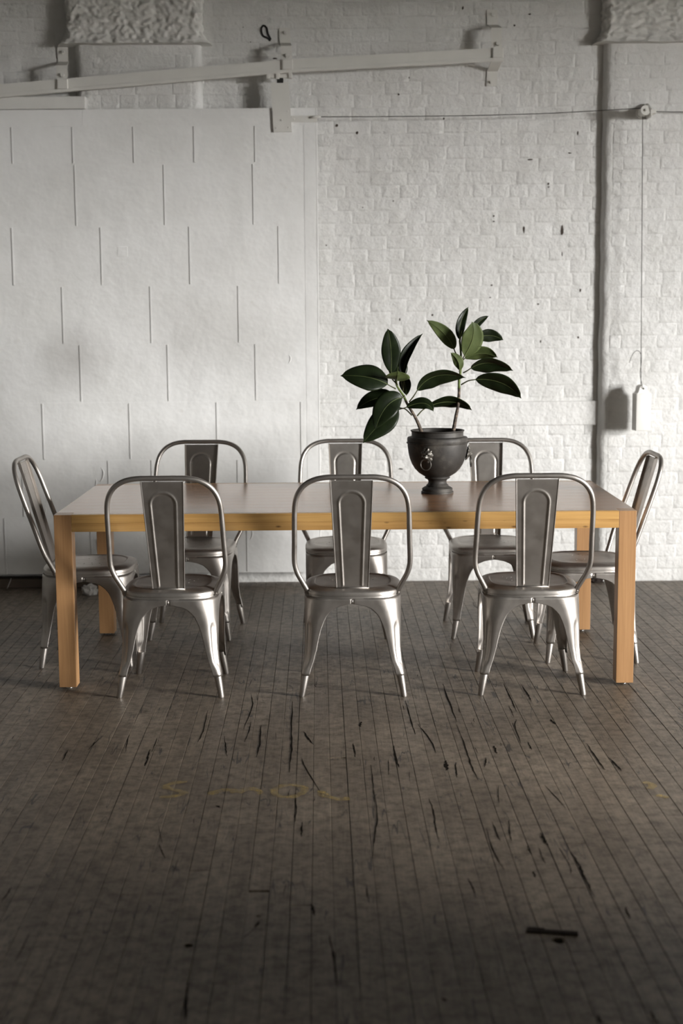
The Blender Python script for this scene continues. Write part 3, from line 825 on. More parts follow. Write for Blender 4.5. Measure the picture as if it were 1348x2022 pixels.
def strap(pts, w, th, name, par):
    """flat iron strap following (x, y, z) points, width along x"""
    mb = MB(); vs_ = []
    for i, p in enumerate(pts):
        p = Vector(p); a = Vector(pts[max(i - 1, 0)]); b_ = Vector(pts[min(i + 1, len(pts) - 1)]); t = (b_ - a).normalized(); nrm = Vector((0, -t.z, t.y)).normalized()
        if nrm.y > 0: nrm = -nrm
        for sx, sn in ((-1, 0), (1, 0), (1, 1), (-1, 1)): vs_.append(p + Vector((sx * w / 2, 0, 0)) + nrm * th * sn)
    n = len(pts)
    fs = [(i * 4 + k, i * 4 + (k + 1) % 4, (i + 1) * 4 + (k + 1) % 4, (i + 1) * 4 + k) for i in range(n - 1) for k in range(4)] + [(0, 1, 2, 3), tuple(range(4 * n - 1, 4 * n - 5, -1))]
    o = mb.add(vs_, fs).build(name, M_IRONW, par); return o
def bracket(x, z_hi, z_lo, low_tail):
    g = rz(x)
    pts = [(x - .008, YW - .0035, z_hi), (x - .006, YW - .0035, z_hi - .085), (x + .004, TY + .022, z_hi - .125), (x + .006, TY + .018, g - .01), (x + .006, TY + .018, g - .068)]
    if low_tail: pts += [(x - .004, YW - .0035, g - .100), (x - .008, YW - .0035, z_lo)]
    b_ = strap(pts, .060, .007, 'bracket', track); b_.location = (0, -1.75, -2.9)
    bolt(b_, x - .004, YW - .013, z_hi - .030, .011, .010)
    bolt(b_, x + .010, TY + .010, g + .022, .012, .012)
    if low_tail: bolt(b_, x - .012, YW - .013, z_lo + .022, .010, .010)
    cl = MB().bbox(x - .018, x + .040, TY - .012, TY + .016, g - .056, g - .002, .004).build('clamp', M_IRONW, b_)
    return b_
bracket(.862, 3.245, 2.83, True)
bracket(-.300, 3.155, 2.75, False)
bracket(-1.545, 3.06, 2.72, False)

# ---- pull cable, pulley, counterweight
cb = MB().tube(smooth_path([(-.110, DY - .014, 2.652), (.5, 1.765, 2.6535), (1.1, 1.745, 2.660), (1.672, 1.716, 2.682)], 8), .0022, 6).build('pull_cable', M_WIRE, smooth=True)
tag(cb, 'thin dark wire stretched level across the upper brick wall', 'wire')
cb2 = MB().tube(smooth_path([(1.716, 1.770, 2.672), (1.9, 1.775, 2.668), (2.3, 1.778, 2.66)], 6), .0024, 6).build('pull_cable', M_WIRE, smooth=True)
tag(cb2, 'thin dark wire running right from the wall pulley', 'wire')
pu = empty('cable_pulley', (1.692, YP, 2.672)); tag(pu, 'white painted pulley bracket on the right pilaster above the counterweight', 'pulley'); pu.scale = (1, 2.6, 1)
poly = [(-.014 + .027 * math.cos(PI * .35 + PI * 1.5 * i / 14), -.010 + .027 * math.sin(PI * .35 + PI * 1.5 * i / 14)) for i in range(15)]
MB().prism(poly, -.066, -.058).build('cheek_plate', M_IRONW, pu)
MB().prism(poly, -.022, -.014).build('cheek_plate', M_IRONW, pu)
fin = MB(); fx0, fx1 = .022, .031                      # triangular web standing off the wall
fp = [(0.0, .046), (-.012, .046), (-.052, -.002), (-.052, -.030), (-.040, -.038), (0.0, -.038)]
fin.add([(fx0, y, z) for y, z in fp] + [(fx1, y, z) for y, z in fp], [tuple(range(6)), tuple(range(11, 5, -1))] + [(i, (i + 1) % 6, 6 + (i + 1) % 6, 6 + i) for i in range(6)])
fin.build('web_plate', M_IRONW, pu)
wh = MB(); prof = [(0, -.056), (.022, -.056), (.024, -.050), (.016, -.040), (.024, -.030), (.022, -.024), (0, -.024)]
vs_ = []; n = 20
for y, in ((p[1],) for p in prof): pass
for r, y in prof:
    for k in range(n): vs_.append((-.014 + max(r, .0005) * math.cos(2 * PI * k / n), y, -.010 + max(r, .0005) * math.sin(2 * PI * k / n)))
wh.add(vs_, [(i * n + k, i * n + (k + 1) % n, (i + 1) * n + (k + 1) % n, (i + 1) * n + k) for i in range(len(prof) - 1) for k in range(n)])
wh.build('wheel', M_IRONW, pu, True)
MB().bbox(.028, .060, -.040, .0, -.018, .002, .003).build('mounting_lug', M_IRONW, pu)
MB().bbox(-.020, -.008, -.070, .0, -.016, -.004, .002).build('axle', M_IRONW, pu)
wc = MB().tube(smooth_path([(1.676, 1.716, 2.640), (1.684, 1.707, 2.0), (1.692, 1.698, 1.31)], 8), .0020, 6).build('weight_cable', M_WIRE, smooth=True)
tag(wc, 'thin wire hanging down the right pilaster to the counterweight', 'wire')
def vz(px, py):       # point on the plane just before the pilaster
    return None
MB().tube(smooth_path([(1.692, 1.697, 1.330), (1.693, 1.693, 1.28), (1.688, 1.695, 1.22), (1.692, 1.665, 1.16), (1.697, 1.659, 1.140), (1.699, 1.675, 1.134), (1.701, 1.730, 1.138), (1.700, 1.725, 1.17), (1.695, 1.701, 1.22), (1.691, 1.699, 1.28), (1.692, 1.697, 1.33)], 5), .0018, 6).build('twist', M_WIRE, wc, True)
MB().tube(smooth_path([(1.692, 1.697, 1.322), (1.680, 1.695, 1.343), (1.660, 1.693, 1.345), (1.640, 1.691, 1.322), (1.624, 1.691, 1.280)], 6), .0016, 6).build('loose_end', M_WIRE, wc, True)
cw = empty('counterweight', (1.700, 1.697, .895), math.radians(9)); tag(cw, 'white painted iron counterweight hanging before the right pilaster', 'weight')
MB().bbox(-.044, .044, -.036, .036, 0, .212, .007).build('body', M_IRONW, cw, True, 40)
# lug with a real hole
outer = [Vector((x, z)) for x, z in [(.040, .2105), (.028, .216), (.022, .228)] + [(-.002 + .023 * math.cos(PI * i / 12), .238 + .022 * math.sin(PI * i / 12)) for i in range(13)] + [(-.027, .228), (-.033, .216), (-.042, .2105)]]
hole = [Vector((-.002 + .006 * math.cos(2 * PI * i / 10), .238 + .006 * math.sin(2 * PI * i / 10))) for i in range(10)]
no, nh = len(outer), len(hole)
v, e, f, *_ = delaunay_2d_cdt(outer + hole, [(i, (i + 1) % no) for i in range(no)] + [(no + i, no + (i + 1) % nh) for i in range(nh)], [], 1, 1e-6)
fs = [t for t in f if ((sum((v[i] for i in t), Vector((0, 0))) / len(t)) - Vector((-.002, .238))).length > .0052]
lug = MB(); lug.add([(q.x, -.030, q.y) for q in v], fs); lug.add([(q.x, .030, q.y) for q in v], fs)
for ringp in (outer, hole):
    n = len(ringp); lug.add([(q.x, -.030, q.y) for q in ringp] + [(q.x, .030, q.y) for q in ringp], [(i, (i + 1) % n, n + (i + 1) % n, n + i) for i in range(n)])
lug.build('lug', M_IRONW, cw)

# ================================================================== TABLE
TW, TD, TH = 2.418, 1.099, 0.745
hx, hy = TW / 2, TD / 2
LEGW = 0.0725
table = empty('dining_table', (0, 0, 0)); tag(table, 'long solid fir dining table with square corner legs', 'table')
inner_y0, inner_y1 = -hy + .030, hy - .030
cuts = [inner_y0, -hy + LEGW]
while cuts[-1] < hy - LEGW - .07: cuts.append(min(hy - LEGW, cuts[-1] + .1060))
cuts = cuts[:-1] + [hy - LEGW, inner_y1] if cuts[-1] < hy - LEGW - 1e-6 else cuts + [inner_y1]
for i, (a, b_) in enumerate(zip(cuts, cuts[1:])):
    xs0, xs1 = (-hx, hx) if 0 < i < len(cuts) - 2 else (-hx + LEGW, hx - LEGW)
    MB().bbox(xs0 + .0004, xs1 - .0004, a + .0002, b_ - .0002, TH - .034, TH, .0007).build('top_plank', M_TOP, table)
for s in (-1, 1):
    ya, yb = (-hy, inner_y0) if s < 0 else (inner_y1, hy)
    MB().bbox(-hx + LEGW + .0004, hx - LEGW - .0004, ya, yb, TH - .036, TH, .0009).build('edge_upper', M_EDGE, table)
    MB().bbox(-hx + LEGW + .0004, hx - LEGW - .0004, ya, yb + (.03 if s < 0 else 0), TH - .0715, TH - .0362, .0009).build('edge_lower', M_EDGEK, table)
    xa, xb = (-hx, -hx + .045) if s < 0 else (hx - .045, hx)
    MB().bbox(xa, xb, -hy + LEGW + .0004, hy - LEGW - .0004, TH - .0715, TH - .0345, .0009).build('end_apron', M_EDGE, table)
for sx in (-1, 1):
    for sy in (-1, 1):
        xa = sx * hx - (LEGW if sx > 0 else 0); ya = sy * hy - (LEGW if sy > 0 else 0)
        lg = MB().bbox(xa, xa + LEGW, ya, ya + LEGW, .012, TH - .0002, .0016).build('leg', M_LEG, table)
        MB().lathe([(.0, .0), (.013, .0), (.014, .002), (.014, .005), (.005, .007), (.005, .013)], 14, (xa + LEGW / 2, ya + LEGW / 2)).build('levelling_foot', M_STEEL, lg, True)

# ================================================================== METAL CHAIR
def supell(t, a, b, e=3.3):
    c, s = math.cos(t), math.sin(t)
    return (a * math.copysign(abs(c) ** (2 / e), c), b * math.copysign(abs(s) ** (2 / e), s))
def make_chair():
    root = empty('metal_chair')
    # seat: pressed pan with a raised centre panel and real drain holes
    N = 72
    rings = [(.765, .4475), (.782, .4482), (.797, .4508), (.83, .4508), (.88, .4486), (.93, .4450), (.965, .4412), (.988, .4372), (1.0, .4315), (1.0, .4205), (.990, .4190), (.97, .4200)]
    pts = []
    for sc, z in rings:
        for k in range(N):
            x, y = supell(2 * PI * k / N, .2015 * sc, .2045 * sc, 3.3 - (1 - sc) * 2.2); pts.append((x, y, z))
    fs = [(i * N + k, i * N + (k + 1) % N, (i + 1) * N + (k + 1) % N, (i + 1) * N + k) for i in range(len(rings) - 1) for k in range(N)]
    mb = MB().add(pts, fs)
    outl = [Vector(p[:2]) for p in pts[:N]]; P2 = list(outl); ed = [(k, (k + 1) % N) for k in range(N)]; cen = []
    for sx in (-1, 1):
        for (hx_, hy_) in ((.062, .040), (.096, .052), (.050, .002), (.084, .010), (.066, -.030)):
            cx, cy = sx * hx_, hy_ + .01; o = len(P2); cen.append(Vector((cx, cy)))
            P2 += [Vector((cx + .0042 * math.cos(2 * PI * k / 8), cy + .0042 * math.sin(2 * PI * k / 8))) for k in range(8)]
            ed += [(o + k, o + (k + 1) % 8) for k in range(8)]
    v, e, f, *_ = delaunay_2d_cdt(P2, ed, [], 1, 1e-6)
    fs = [t for t in f if min(((sum((v[i] for i in t), Vector((0, 0))) / len(t)) - c).length for c in cen) > .0038]
    mb.add([(q.x, q.y, .4475) for q in v], fs)
    # holes get short walls
    for c in cen:
        mb.add([(c.x + .0042 * math.cos(2 * PI * k / 8), c.y + .0042 * math.sin(2 * PI * k / 8), z) for z in (.4475, .4435) for k in range(8)], [(k, (k + 1) % 8, 8 + (k + 1) % 8, 8 + k) for k in range(8)])
    me = mb.mesh('seat', M_METAL, True); bm = bmesh.new(); bm.from_mesh(me); bmesh.ops.remove_doubles(bm, verts=bm.verts[:], dist=1e-5)
    bmesh.ops.recalc_face_normals(bm, faces=bm.faces[:]); bm.to_mesh(me); bm.free(); me.set_sharp_from_angle(angle=math.radians(38))
    link('seat', me, root)
    # pan under the seat keeps the light out of the holes
    MB().add([(*supell(2 * PI * k / N, .190, .193), .4240) for k in range(N)], [tuple(range(N))]).build('seat_pan', M_METAL, root)
    # collar band under the seat
    cp = []
    for sc, z in ((.985, .4215), (.990, .4200), (.990, .4090), (.980, .4075)):
        cp += [(*supell(2 * PI * k / N, .2015 * sc, .2045 * sc), z) for k in range(N)]
    MB().add(cp, [(i * N + k, i * N + (k + 1) % N, (i + 1) * N + (k + 1) % N, (i + 1) * N + k) for i in range(3) for k in range(N)]).build('collar', M_METAL, root, True, 40)
    # legs: one pressed sheet per corner, arch edge, stamped groove, conical foot
    A = [(.412, .1975), (.388, .1975), (.3850, .176), (.379, .147), (.369, .124), (.354, .1065), (.337, .0915), (.310, .0785), (.277, .0665), (.231, .0550), (.173, .0435), (.120, .0355), (.088, .0330)]
    Rr = [(.412, .100), (.36, .075), (.30, .056), (.22, .042), (.15, .029), (.088, .0165)]
    for sx in (-1, 1):
        for sy in (-1, 1):
            fx = .2105 if sy < 0 else .1935; fy = .200
            Cx = [(.412, .1975), (.30, .1965), (.20, .1965 if sy < 0 else .193), (.15, .2005 if sy < 0 else .193), (.12, .2065 if sy < 0 else .194), (.088, fx + .002)]
            Cy = [(.412, .2005), (.30, .1985), (.20, .1975), (.15, .1985), (.12, .2005), (.088, fy + .003)]
            zs = [.412, .400, .388, .3868, .3850, .3822, .379, .374, .369, .362, .354, .346] + [.346 - (.346 - .088) * i / 26 for i in range(1, 27)]
            ns = 30
            def sect(z, s):
                a = lerp_table(A, z); r = min(lerp_table(Rr, z), a * .98); cx, cy = lerp_table(Cx, z), lerp_table(Cy, z)
                L1 = a - r; La = r * PI / 2; tot = 2 * L1 + La; d = (s + 1) / 2 * tot
                # path in the corner frame: along the front/back side, round the corner, along the side
                if d < L1: x, y, nx, ny = -a + d, 0, 0, 1
                elif d < L1 + La:
                    th = (d - L1) / r; x, y = -r + r * math.sin(th), -r + r * math.cos(th); nx, ny = math.sin(th), math.cos(th)
                else: x, y, nx, ny = 0, -r - (d - L1 - La), 1, 0
                dm = abs(d - tot / 2)
                g = 0
                if .128 < z < .312:
                    ends = min(1, (z - .128) / .016, (.312 - z) / .020); ends = max(0, ends) ** .5
                    gw = .0125 * ends + 1e-5
                    g = -.0062 * ends * (1 / (1 + (dm / gw) ** 6))
                # slight bowing of the faces
                return (sx * (cx + x + nx * g), sy * (cy + y + ny * g), z)
            mb = MB().grid(lambda u, v: sect(zs[round(u * (len(zs) - 1))], -1 + 2 * v), len(zs) - 1, ns)
            lg = mb.build('leg', M_METAL, root, True)
            so = lg.modifiers.new('thickness', 'SOLIDIFY'); so.thickness = .0030; so.offset = 0
            ft = MB()
            ft.tube([(sx * (fx - .0165), sy * (fy - .0150), .104), (sx * (fx - .0145), sy * (fy - .0135), .088), (sx * fx, sy * (fy - .002), .003), (sx * fx, sy * (fy - .002), 0)], [.0158, .0160, .0118, .0108], 18)
            ft.build('foot', M_METAL, lg, True, 50)
            # seam bead where two leg sheets meet, one per side
    for (x, y, ax) in ((0, -.2015, 0), (0, .2015, 0), (-.1985, 0, 1), (.1985, 0, 1)):
        MB().tube([(x, y, .408), (x, y, .389)], .0026, 8).build('weld_seam', M_METAL, root, True)
    # back hoop
    def yb(z): return -.158 - (z - .5) * .345 if z > .5 else -.158 + (.5 - z) * .40
    half = [(0, .9215), (.055, .9215), (.100, .9205), (.146, .9115), (.184, .891), (.210, .860), (.2245, .820), (.2300, .765), (.2330, .66), (.2360, .575), (.2335, .540), (.224, .507), (.206, .470), (.190, .438), (.1845, .424)]
    path = [(-x, yb(z), z) for x, z in half[::-1]] + [(x, yb(z), z) for x, z in half[1:]]
    hoop = MB().tube(smooth_path(path, 6), .0108, 14).build('back_hoop', M_METAL, root, True, 60)
    for s in (-1, 1):
        MB().tube([(s * .186, -.130, .428), (s * .1845, -.1275, .418)], [.0135, .0120], 12).build('weld_collar', M_METAL, hoop, True, 50)
    # splat with folded edges and an embossed horseshoe
    Ls = .474; zb, zt = .4500, .9130; yb0, yb1 = -.1745, yb(.9130)
    dn = Vector((0, yb1 - yb0, zt - zb)).normalized(); nr = Vector((0, -dn.z, dn.y))         # normal towards the rear
    if nr.y > 0: nr = -nr
    def hs(x, s_):
        """distance to the horseshoe line"""
        top_c, R = .3745, .0515
        if s_ > top_c: d = abs(math.hypot(x, s_ - top_c) - R)
        else:
            w = .0385 + (R - .0385) * s_ / top_c; d = abs(abs(x) - w)
            if s_ < .012: d = math.hypot(d, .012 - s_)
        return d
    def spl(u, v):
        s_ = Ls * v; hw = .0665 + (.0865 - .0665) * v; x = -hw + 2 * hw * u
        d = hs(x, s_); h = .0026 * math.exp(-(d / .0044) ** 2)
        inside = 1 if (abs(x) < .0385 + .013 * min(1, s_ / .3745)) and (s_ < .3745 or math.hypot(x, s_ - .3745) < .0515) else 0
        h -= .0015 * inside * min(1, d / .006)
        e = hw - abs(x); 
        if e < .004: h += .0022 * (1 - (e / .004)) ** .5
        p = Vector((0, yb0, zb)) + dn * s_ + nr * h
        return (x, p.y, p.z)
    sp = MB().grid(spl, 64, 110).build('splat', M_METAL, root, True)
    so = sp.modifiers.new('thickness', 'SOLIDIFY'); so.thickness = .0016; so.offset = 0
    for s in (-1, 1):
        fl = MB()
        a0 = Vector((s * .0665, yb0, zb)); a1 = Vector((s * .0865, yb1, zt)); w = -nr * .012
        off = Vector((s * .0014, 0, 0)); q = nr * .0022
        vs_ = [a0 + q, a1 + q, a1 + w, a0 + w]; vs_ = vs_ + [p - off for p in vs_]
        fl.add(vs_, [(0, 1, 2, 3), (4, 7, 6, 5), (0, 4, 5, 1), (1, 5, 6, 2), (2, 6, 7, 3), (3, 7, 4, 0)]).build('folded_edge', M_METAL, sp)
    MB().tube([(-.068, yb0 - .001, zb + .0008), (0, yb0 - .003, zb + .0008), (.068, yb0 - .001, zb + .0008)], .0022, 8).build('weld_bead', M_METAL, sp, True)
    return root
chair = make_chair()
D2R = math.radians
CHAIRS = [
    (-.7235, -.482, -1.0, 'raw steel high-back chair at near left of the table, its back to the camera', 'chairs along the near side'),
    (.030, -.487, -1.2, 'raw steel high-back chair in the middle of the near side, back to the camera', 'chairs along the near side'),
    (.767, -.489, -1.0, 'raw steel high-back chair at near right of the table, its back to the camera', 'chairs along the near side'),
    (-.742, .560, 176.5, 'raw steel high-back chair on the far side before the tin door', 'chairs along the far side'),
    (.010, .560, 180.0, 'raw steel high-back chair in the middle of the far side, facing the camera', 'chairs along the far side'),
    (.722, .550, 179.0, 'raw steel high-back chair on the far side, half hidden behind the urn', 'chairs along the far side'),
    (-1.165, .050, -90.0, 'raw steel high-back chair at the left end of the table', 'chairs at the table ends'),
    (1.107, .050, 90.0, 'raw steel high-back chair at the right end of the table', 'chairs at the table ends'),
]
for i, (x, y, a, lab, grp) in enumerate(CHAIRS):
    o = chair if i == 0 else copy_tree(chair)
    o.location = (x, y, 0); o.rotation_euler = (0, 0, D2R(a))
    tag(o, lab, 'chair', grp)

# ================================================================== URN
UX, UY = .427, .095
urn = empty('garden_urn', (UX, UY, TH)); tag(urn, 'dark cast-metal footed urn with lion-head ring handles on the table', 'urn')
foot = MB().lathe([(.0, .0), (.0735, .0), (.0745, .003), (.0740, .008), (.0700, .010), (.0690, .014), (.0705, .018), (.0690, .023), (.0600, .029), (.0530, .0315), (.0500, .0335), (.0510, .036), (.0500, .038), (.0440, .043), (.0412, .051), (.0420, .058), (.0460, .064), (.0540, .0675), (.0560, .069)], 56)
foot.build('foot', M_URN, urn, True, 35)
bowl = MB().lathe([(.0550, .0685), (.0575, .070), (.0582, .074), (.0560, .0775), (.0620, .080), (.0850, .0945), (.1030, .113), (.1165, .135), (.1265, .160), (.1330, .188), (.1362, .215), (.1367, .229),
                   (.1400, .2295), (.1418, .2325), (.1400, .2360), (.1372, .2370), (.1385, .243), (.1385, .252), (.1350, .258), (.1250, .2600), (.1190, .2612), (.1180, .266), (.1185, .282), (.1225, .2860), (.1230, .2890), (.1205, .2900), (.1165, .2870), (.1150, .282), (.1150, .262), (.1150, .240)], 64)
bowl.build('bowl', M_URN, urn, True, 35)
soil = MB()
soil.add([(0, 0, .262)] + [(r * math.cos(2 * PI * k / 24), r * math.sin(2 * PI * k / 24), .262 + .006 * noise.noise(Vector((r * 40 * math.cos(2 * PI * k / 24), r * 40 * math.sin(2 * PI * k / 24), 1)))) for r in (.05, .1, .1155) for k in range(24)],
         [(0, 1 + k, 1 + (k + 1) % 24) for k in range(24)] + [(1 + i * 24 + k, 1 + (i + 1) * 24 + k, 1 + (i + 1) * 24 + (k + 1) % 24, 1 + i * 24 + (k + 1) % 24) for i in range(2) for k in range(24)])
soil.build('soil', M_SOIL, urn, True)
def lion(az):
    """mask on the bowl at azimuth az (0 faces the camera), with its ring"""
    h = empty('lion_mask'); h.parent = urn
    def f(u, v):
        r = u; t = 2 * PI * v
        a, b = .0275 * (1 + .10 * math.cos(9 * t) * (r > .75)), .0345 * (1 + .10 * math.cos(9 * t + 1) * (r > .75))
        x, z = a * r * math.cos(t), b * r * math.sin(t) + .002
        hgt = .016 * max(0, 1 - r ** 2.4)
        hgt += .0045 * abs(math.sin(4.5 * t + 6 * r)) * max(0, min(1, (r - .5) * 3)) * (1 - r * .6)               # mane locks
        g = lambda cx, cz, s_: math.exp(-(((x - cx) / s_) ** 2 + ((z - cz) / s_) ** 2))
        hgt += .0105 * g(0, -.006, .0085) + .006 * g(0, .002, .005)                    # muzzle, nose bridge
        hgt += .004 * g(-.009, .011, .005) + .004 * g(.009, .011, .005)                  # brows
        hgt -= .005 * g(-.008, .0045, .0034) + .005 * g(.008, .0045, .0034)              # eye sockets
        hgt -= .004 * g(0, -.0145, .0035)                                                # mouth
        return (x, -hgt, z)
    mb = MB().grid(f, 18, 54)
    m = mb.build('mask', M_MASK, urn, True); bpy.data.objects.remove(h)
    zc = .184; rb = .1345
    m.name = 'lion_mask'
    tilt = .20
    m.matrix_basis = Matrix.Rotation(az, 4, 'Z') @ Matrix.Translation((0, -rb, zc)) @ Matrix.Rotation(tilt, 4, 'X')
    ring = MB(); R = .0245; n = 30
    ring.tube([(R * math.cos(2 * PI * k / n), -.020 - (.006 * (1 - math.sin(2 * PI * k / n))), -.034 + R * math.sin(2 * PI * k / n)) for k in range(n + 1)], .0029, 8, False)
    ring.build('ring', M_MASK, m, True)
for az in (-24, 92, 214): lion(D2R(az))

# ================================================================== RUBBER PLANTS
LEAVES = [
  (1,[0.215,0.075,1.297],[0.217,0.065,1.41],[0.199,0.045,1.497],0.0454,8,12,1,[0.242,0.095,1.245]),
  (1,[0.199,0.065,1.245],[0.11,0.035,1.287],[-0.016,0.045,1.286],0.0673,32,10,1,[0.236,0.095,1.224]),
  (1,[0.274,0.095,1.287],[0.282,0.085,1.372],[0.361,0.115,1.472],0.0401,-25,50,1,[0.27,0.095,1.217]),
  (1,[0.239,0.065,1.263],[0.241,0.015,1.274],[0.241,-0.025,1.31],0.0637,18,14,0,[0.245,0.095,1.239]),
  (1,[0.243,0.125,1.258],[0.25,0.145,1.323],[0.258,0.155,1.375],0.045,0,10,1,[0.247,0.105,1.232]),
  (1,[0.268,0.115,1.279],[0.284,0.13,1.244],[0.287,0.135,1.189],0.0281,10,10,1,[0.271,0.105,1.213]),
  (1,[0.242,0.125,1.176],[0.147,0.145,1.19],[0.054,0.135,1.125],0.0483,38,18,1,[0.273,0.105,1.187]),
  (1,[0.266,0.065,1.186],[0.184,0.025,1.159],[0.142,0.005,1.045],0.0584,12,14,1,[0.276,0.095,1.191]),
  (1,[0.251,0.095,1.13],[0.172,0.065,1.081],[0.085,0.045,0.981],0.0588,14,8,1,[0.311,0.095,1.102]),
  (1,[0.282,0.055,1.141],[0.371,0.035,1.174],[0.404,0.025,1.123],0.0278,-14,16,1,[0.254,0.075,1.138]),
  (1,[0.332,0.075,1.214],[0.406,0.055,1.301],[0.556,0.065,1.272],0.0621,48,24,1,[0.298,0.095,1.164]),
  (1,[0.388,0.095,1.143],[0.494,0.095,1.176],[0.584,0.095,1.124],0.045,52,10,1,[0.334,0.095,1.099]),
  (2,[0.502,0.095,1.4],[0.468,0.095,1.471],[0.374,0.065,1.533],0.034,-10,14,0,[0.513,0.095,1.375]),
  (2,[0.527,0.105,1.444],[0.526,0.105,1.52],[0.569,0.115,1.592],0.027,5,34,1,[0.528,0.095,1.414]),
  (2,[0.545,0.065,1.37],[0.592,0.045,1.457],[0.576,0.035,1.525],0.052,12,10,0,[0.54,0.095,1.35]),
  (2,[0.582,0.125,1.473],[0.611,0.135,1.523],[0.664,0.145,1.549],0.0189,0,26,1,[0.538,0.115,1.399]),
  (2,[0.603,0.125,1.448],[0.67,0.145,1.469],[0.731,0.145,1.439],0.0309,15,12,1,[0.537,0.105,1.392]),
  (2,[0.549,0.095,1.358],[0.621,0.085,1.392],[0.699,0.075,1.362],0.0445,44,16,0,[0.54,0.095,1.346]),
  (2,[0.575,0.075,1.314],[0.655,0.065,1.353],[0.767,0.065,1.303],0.0594,50,24,1,[0.544,0.095,1.294]),
  (2,[0.596,0.075,1.264],[0.722,0.055,1.261],[0.802,0.045,1.178],0.0504,30,18,1,[0.534,0.095,1.24]),
  (2,[0.524,0.065,1.306],[0.521,0.045,1.351],[0.481,0.045,1.387],0.0257,-8,26,0,[0.531,0.095,1.314]),
]
STEMS = {1: [[0.353, 0.095, 1.0], [0.353, 0.095, 1.025], [0.348, 0.095, 1.042], [0.336, 0.095, 1.072], [0.318, 0.095, 1.107], [0.29, 0.095, 1.153], [0.272, 0.095, 1.192], [0.244, 0.095, 1.234], [0.236, 0.095, 1.262]],
         2: [[0.5, 0.095, 1.0], [0.5, 0.095, 1.031], [0.505, 0.095, 1.059], [0.512, 0.095, 1.1], [0.519, 0.095, 1.135], [0.525, 0.095, 1.2], [0.525, 0.095, 1.257], [0.532, 0.095, 1.307], [0.533, 0.095, 1.371], [0.527, 0.095, 1.44]]}
plants = {}
for k, lab in ((1, 'rubber plant with drooping dark leaves leaning left out of the urn'), (2, 'taller upright rubber plant with lighter leaves at the right of the urn')):
    st = STEMS[k]; base = Vector(st[0])
    root = empty('rubber_plant', base); tag(root, lab, 'plant', 'rubber plants in the urn'); plants[k] = (root, base)
    P = [p - base for p in smooth_path(st, 5)]
    nb = int(len(P) * (.66 if k == 1 else .60)); n = len(P)
    rad = [(.0092 - .0052 * (i / n)) * (1 + .10 * (i % 3 == 0)) for i in range(n)]
    MB().tube(P[:nb + 1], rad[:nb + 1], 12).build('stem', M_BARK, root, True)
    MB().tube(P[nb:], rad[nb:], 12).build('stem_tip', M_GSTEM, root, True)
    MB().tube([P[-1] - Vector((0, 0, .004)), P[-1] + Vector((.004, 0, .022)), P[-1] + Vector((.010, 0, .046))], [.0046, .0040, .0006], 10).build('bud', M_GSTEM, root, True)
def leaf(spec):
    k, b0, c0, t0, hw, rl, fold, topv, ps = spec
    root, base = plants[k]
    b0, c0, t0, ps = (Vector(q) - base for q in (b0, c0, t0, ps))
    c1 = c0 * 1.0 + (c0 - (b0 + t0) / 2) * .35
    def sp(u): return b0 * (1 - u) ** 2 + c1 * (2 * u * (1 - u)) + t0 * u * u
    def tg(u): return ((c1 - b0) * (1 - u) + (t0 - c1) * u).normalized()
    nu, nv = 22, 10; toc = Vector((0, -1, 0)); rr = D2R(rl); fo = D2R(fold)
    def wprof(u):
        if u > .93: return .30 * ((1 - u) / .07) ** 1.3 * .62
        w = math.sin(PI * min(1, u / .985) ** .86) ** .72
        return max(w, .0) if u < .8 else max(w, .186)
    def pt(u, v, side):
        p = sp(u); t = tg(u)
        pr = toc.cross(t).normalized()
        if t.z < -.2 and abs(t.x) < .3: pass
        ac = (pr * math.cos(rr) + toc * math.sin(rr)).normalized(); nm = t.cross(ac).normalized()
        if (nm.dot(toc) < 0) != (topv == 0): nm = -nm
        w = hw * wprof(u); s_ = v * 2 - 1
        wav = .0016 * math.sin(u * 14 + s_ * 2 + hw * 900) * abs(s_)
        # fold lifts both halves towards the upper side, edges roll back a little
        hgt = abs(s_) * w * math.sin(fo) - .18 * w * s_ * s_ * (1 if fold < 40 else 0) + wav
        return p + ac * (s_ * w * math.cos(fo)) + nm * (hgt + side * .0005 * (1 if w > 0 else 0))
    mb = MB().grid(lambda u, v: pt(u, v, 1), nu, nv, 0)
    mb.grid(lambda u, v: pt(u, v, -1), nu, nv, 1)
    o = len(mb.v) // 2; wv = nv + 1
    edge = [i * wv for i in range(nu + 1)] + [nu * wv + j for j in range(1, wv)] + [i * wv + nv for i in range(nu - 1, -1, -1)] + [j for j in range(nv - 1, 0, -1)]
    mb.f += [(edge[i], edge[(i + 1) % len(edge)], edge[(i + 1) % len(edge)] + o, edge[i] + o) for i in range(len(edge))]; mb.mi += [1] * len(edge)
    me = mb.mesh('leaf', [M_LTOP, M_LBOT], True)
    lf = link('leaf', me, root)
    # which face is which may flip with the normals only, materials stay per side
    R = MB(); up_ = []; dn_ = []
    for i in range(0, nu + 1):
        u = min(.97, i / nu); p = pt(u, .5, 1); q = pt(u, .5, -1); d = (p - q).normalized(); up_.append(p + d * .0002); dn_.append(q - d * .0006)
    R.tube(up_, [.0011 * (1 - .75 * i / nu) for i in range(nu + 1)], 6); R.tube(dn_, [.0017 * (1 - .75 * i / nu) for i in range(nu + 1)], 6)
    R.build('midrib', M_RIB, lf, True)
    t = tg(0); mid = b0 - t * (b0 - ps).length * .45
    pp = smooth_path([ps, mid * .6 + (ps + b0) / 2 * .4, b0 + t * .002], 6)
    MB().tube(pp, [.0032 - .0009 * i / len(pp) for i in range(len(pp))], 8).build('petiole', M_PET, lf, True)
for s_ in LEAVES: leaf(s_)

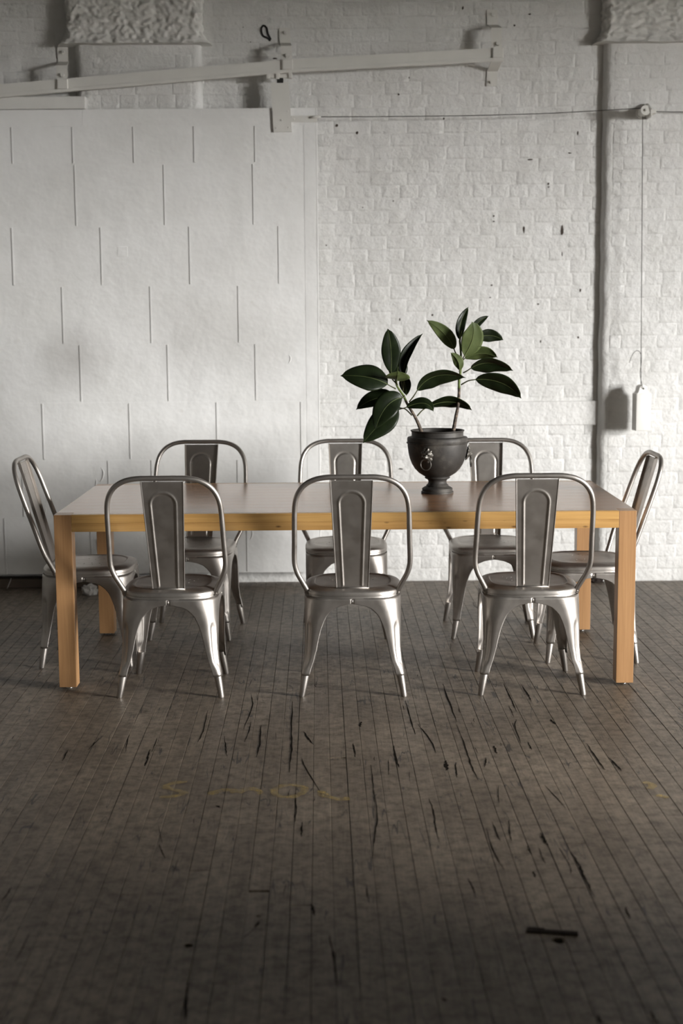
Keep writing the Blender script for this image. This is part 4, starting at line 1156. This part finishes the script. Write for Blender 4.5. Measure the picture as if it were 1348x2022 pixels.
# ================================================================== SMALL THINGS ON THE FLOOR
def crumple(name, loc, size, seed, mat, label, cat, flat=.5):
    bm = bmesh.new(); bmesh.ops.create_icosphere(bm, subdivisions=3, radius=1)
    for v in bm.verts:
        q = v.co * 1.3 + Vector((seed, seed * .7, 0)); c = noise.cell(q * 2.2)
        d = 1 + .45 * noise.noise(q * 1.6) + .22 * (c - .5)
        v.co = Vector((v.co.x * d * size[0], v.co.y * d * size[1], max(-.55, v.co.z * d) * size[2]))
    zmin = min(v.co.z for v in bm.verts)
    for v in bm.verts: v.co.z -= zmin
    me = bpy.data.meshes.new(name); bm.to_mesh(me); bm.free(); me.materials.append(mat)
    return tag(link(name, me, None, loc), label, cat)
crumple('crumpled_paper', (-1.432, 1.53, 0), (.040, .035, .040), 2.3, M_PAPER, 'crumpled dirty white paper on the floor behind the left table leg', 'paper')
crumple('paper_scrap', (-1.478, 1.64, 0), (.024, .020, .022), 5.1, M_PAPER, 'small torn paper scrap behind the crumpled white paper', 'paper')
crumple('rubble_lump', (1.478, 1.785, 0), (.050, .024, .030), 8.4, M_RUST, 'dark lump of debris on the floor at the foot of the brick wall', 'debris')
st = MB().tube([(-1.36, 1.70, .001), (-1.33, 1.715, .12), (-1.405, 1.745, .285)], [.004, .004, .0035], 6).build('white_stick', M_PAPER, smooth=True)
tag(st, 'thin white stick leaning on the tin door behind the left rear table leg', 'stick')
sw = MB().tube([(-1.948, 1.715, .003), (-1.938, 1.728, .03), (-1.928, 1.742, .058)], .0016, 5).build('straw', M_PAPER, smooth=True)
tag(sw, 'pale straw leaning on the wooden sill at far left', 'straw')
ib = empty('iron_floor_bar', (.505, -2.963, 0)); tag(ib, 'flat rusty iron bar lying on the boards beside the dark floor hole', 'bar')
b1 = MB().bbox(-.066, .064, -.009, .009, 0.0, .005, .0012).build('bar', M_RUST, ib); b1.rotation_euler = (0, 0, -.18)
b2 = MB().bbox(-.062, -.020, .004, .013, 0.0, .006, .0015).build('hasp', M_RUST, ib); b2.rotation_euler = (0, 0, -.18)
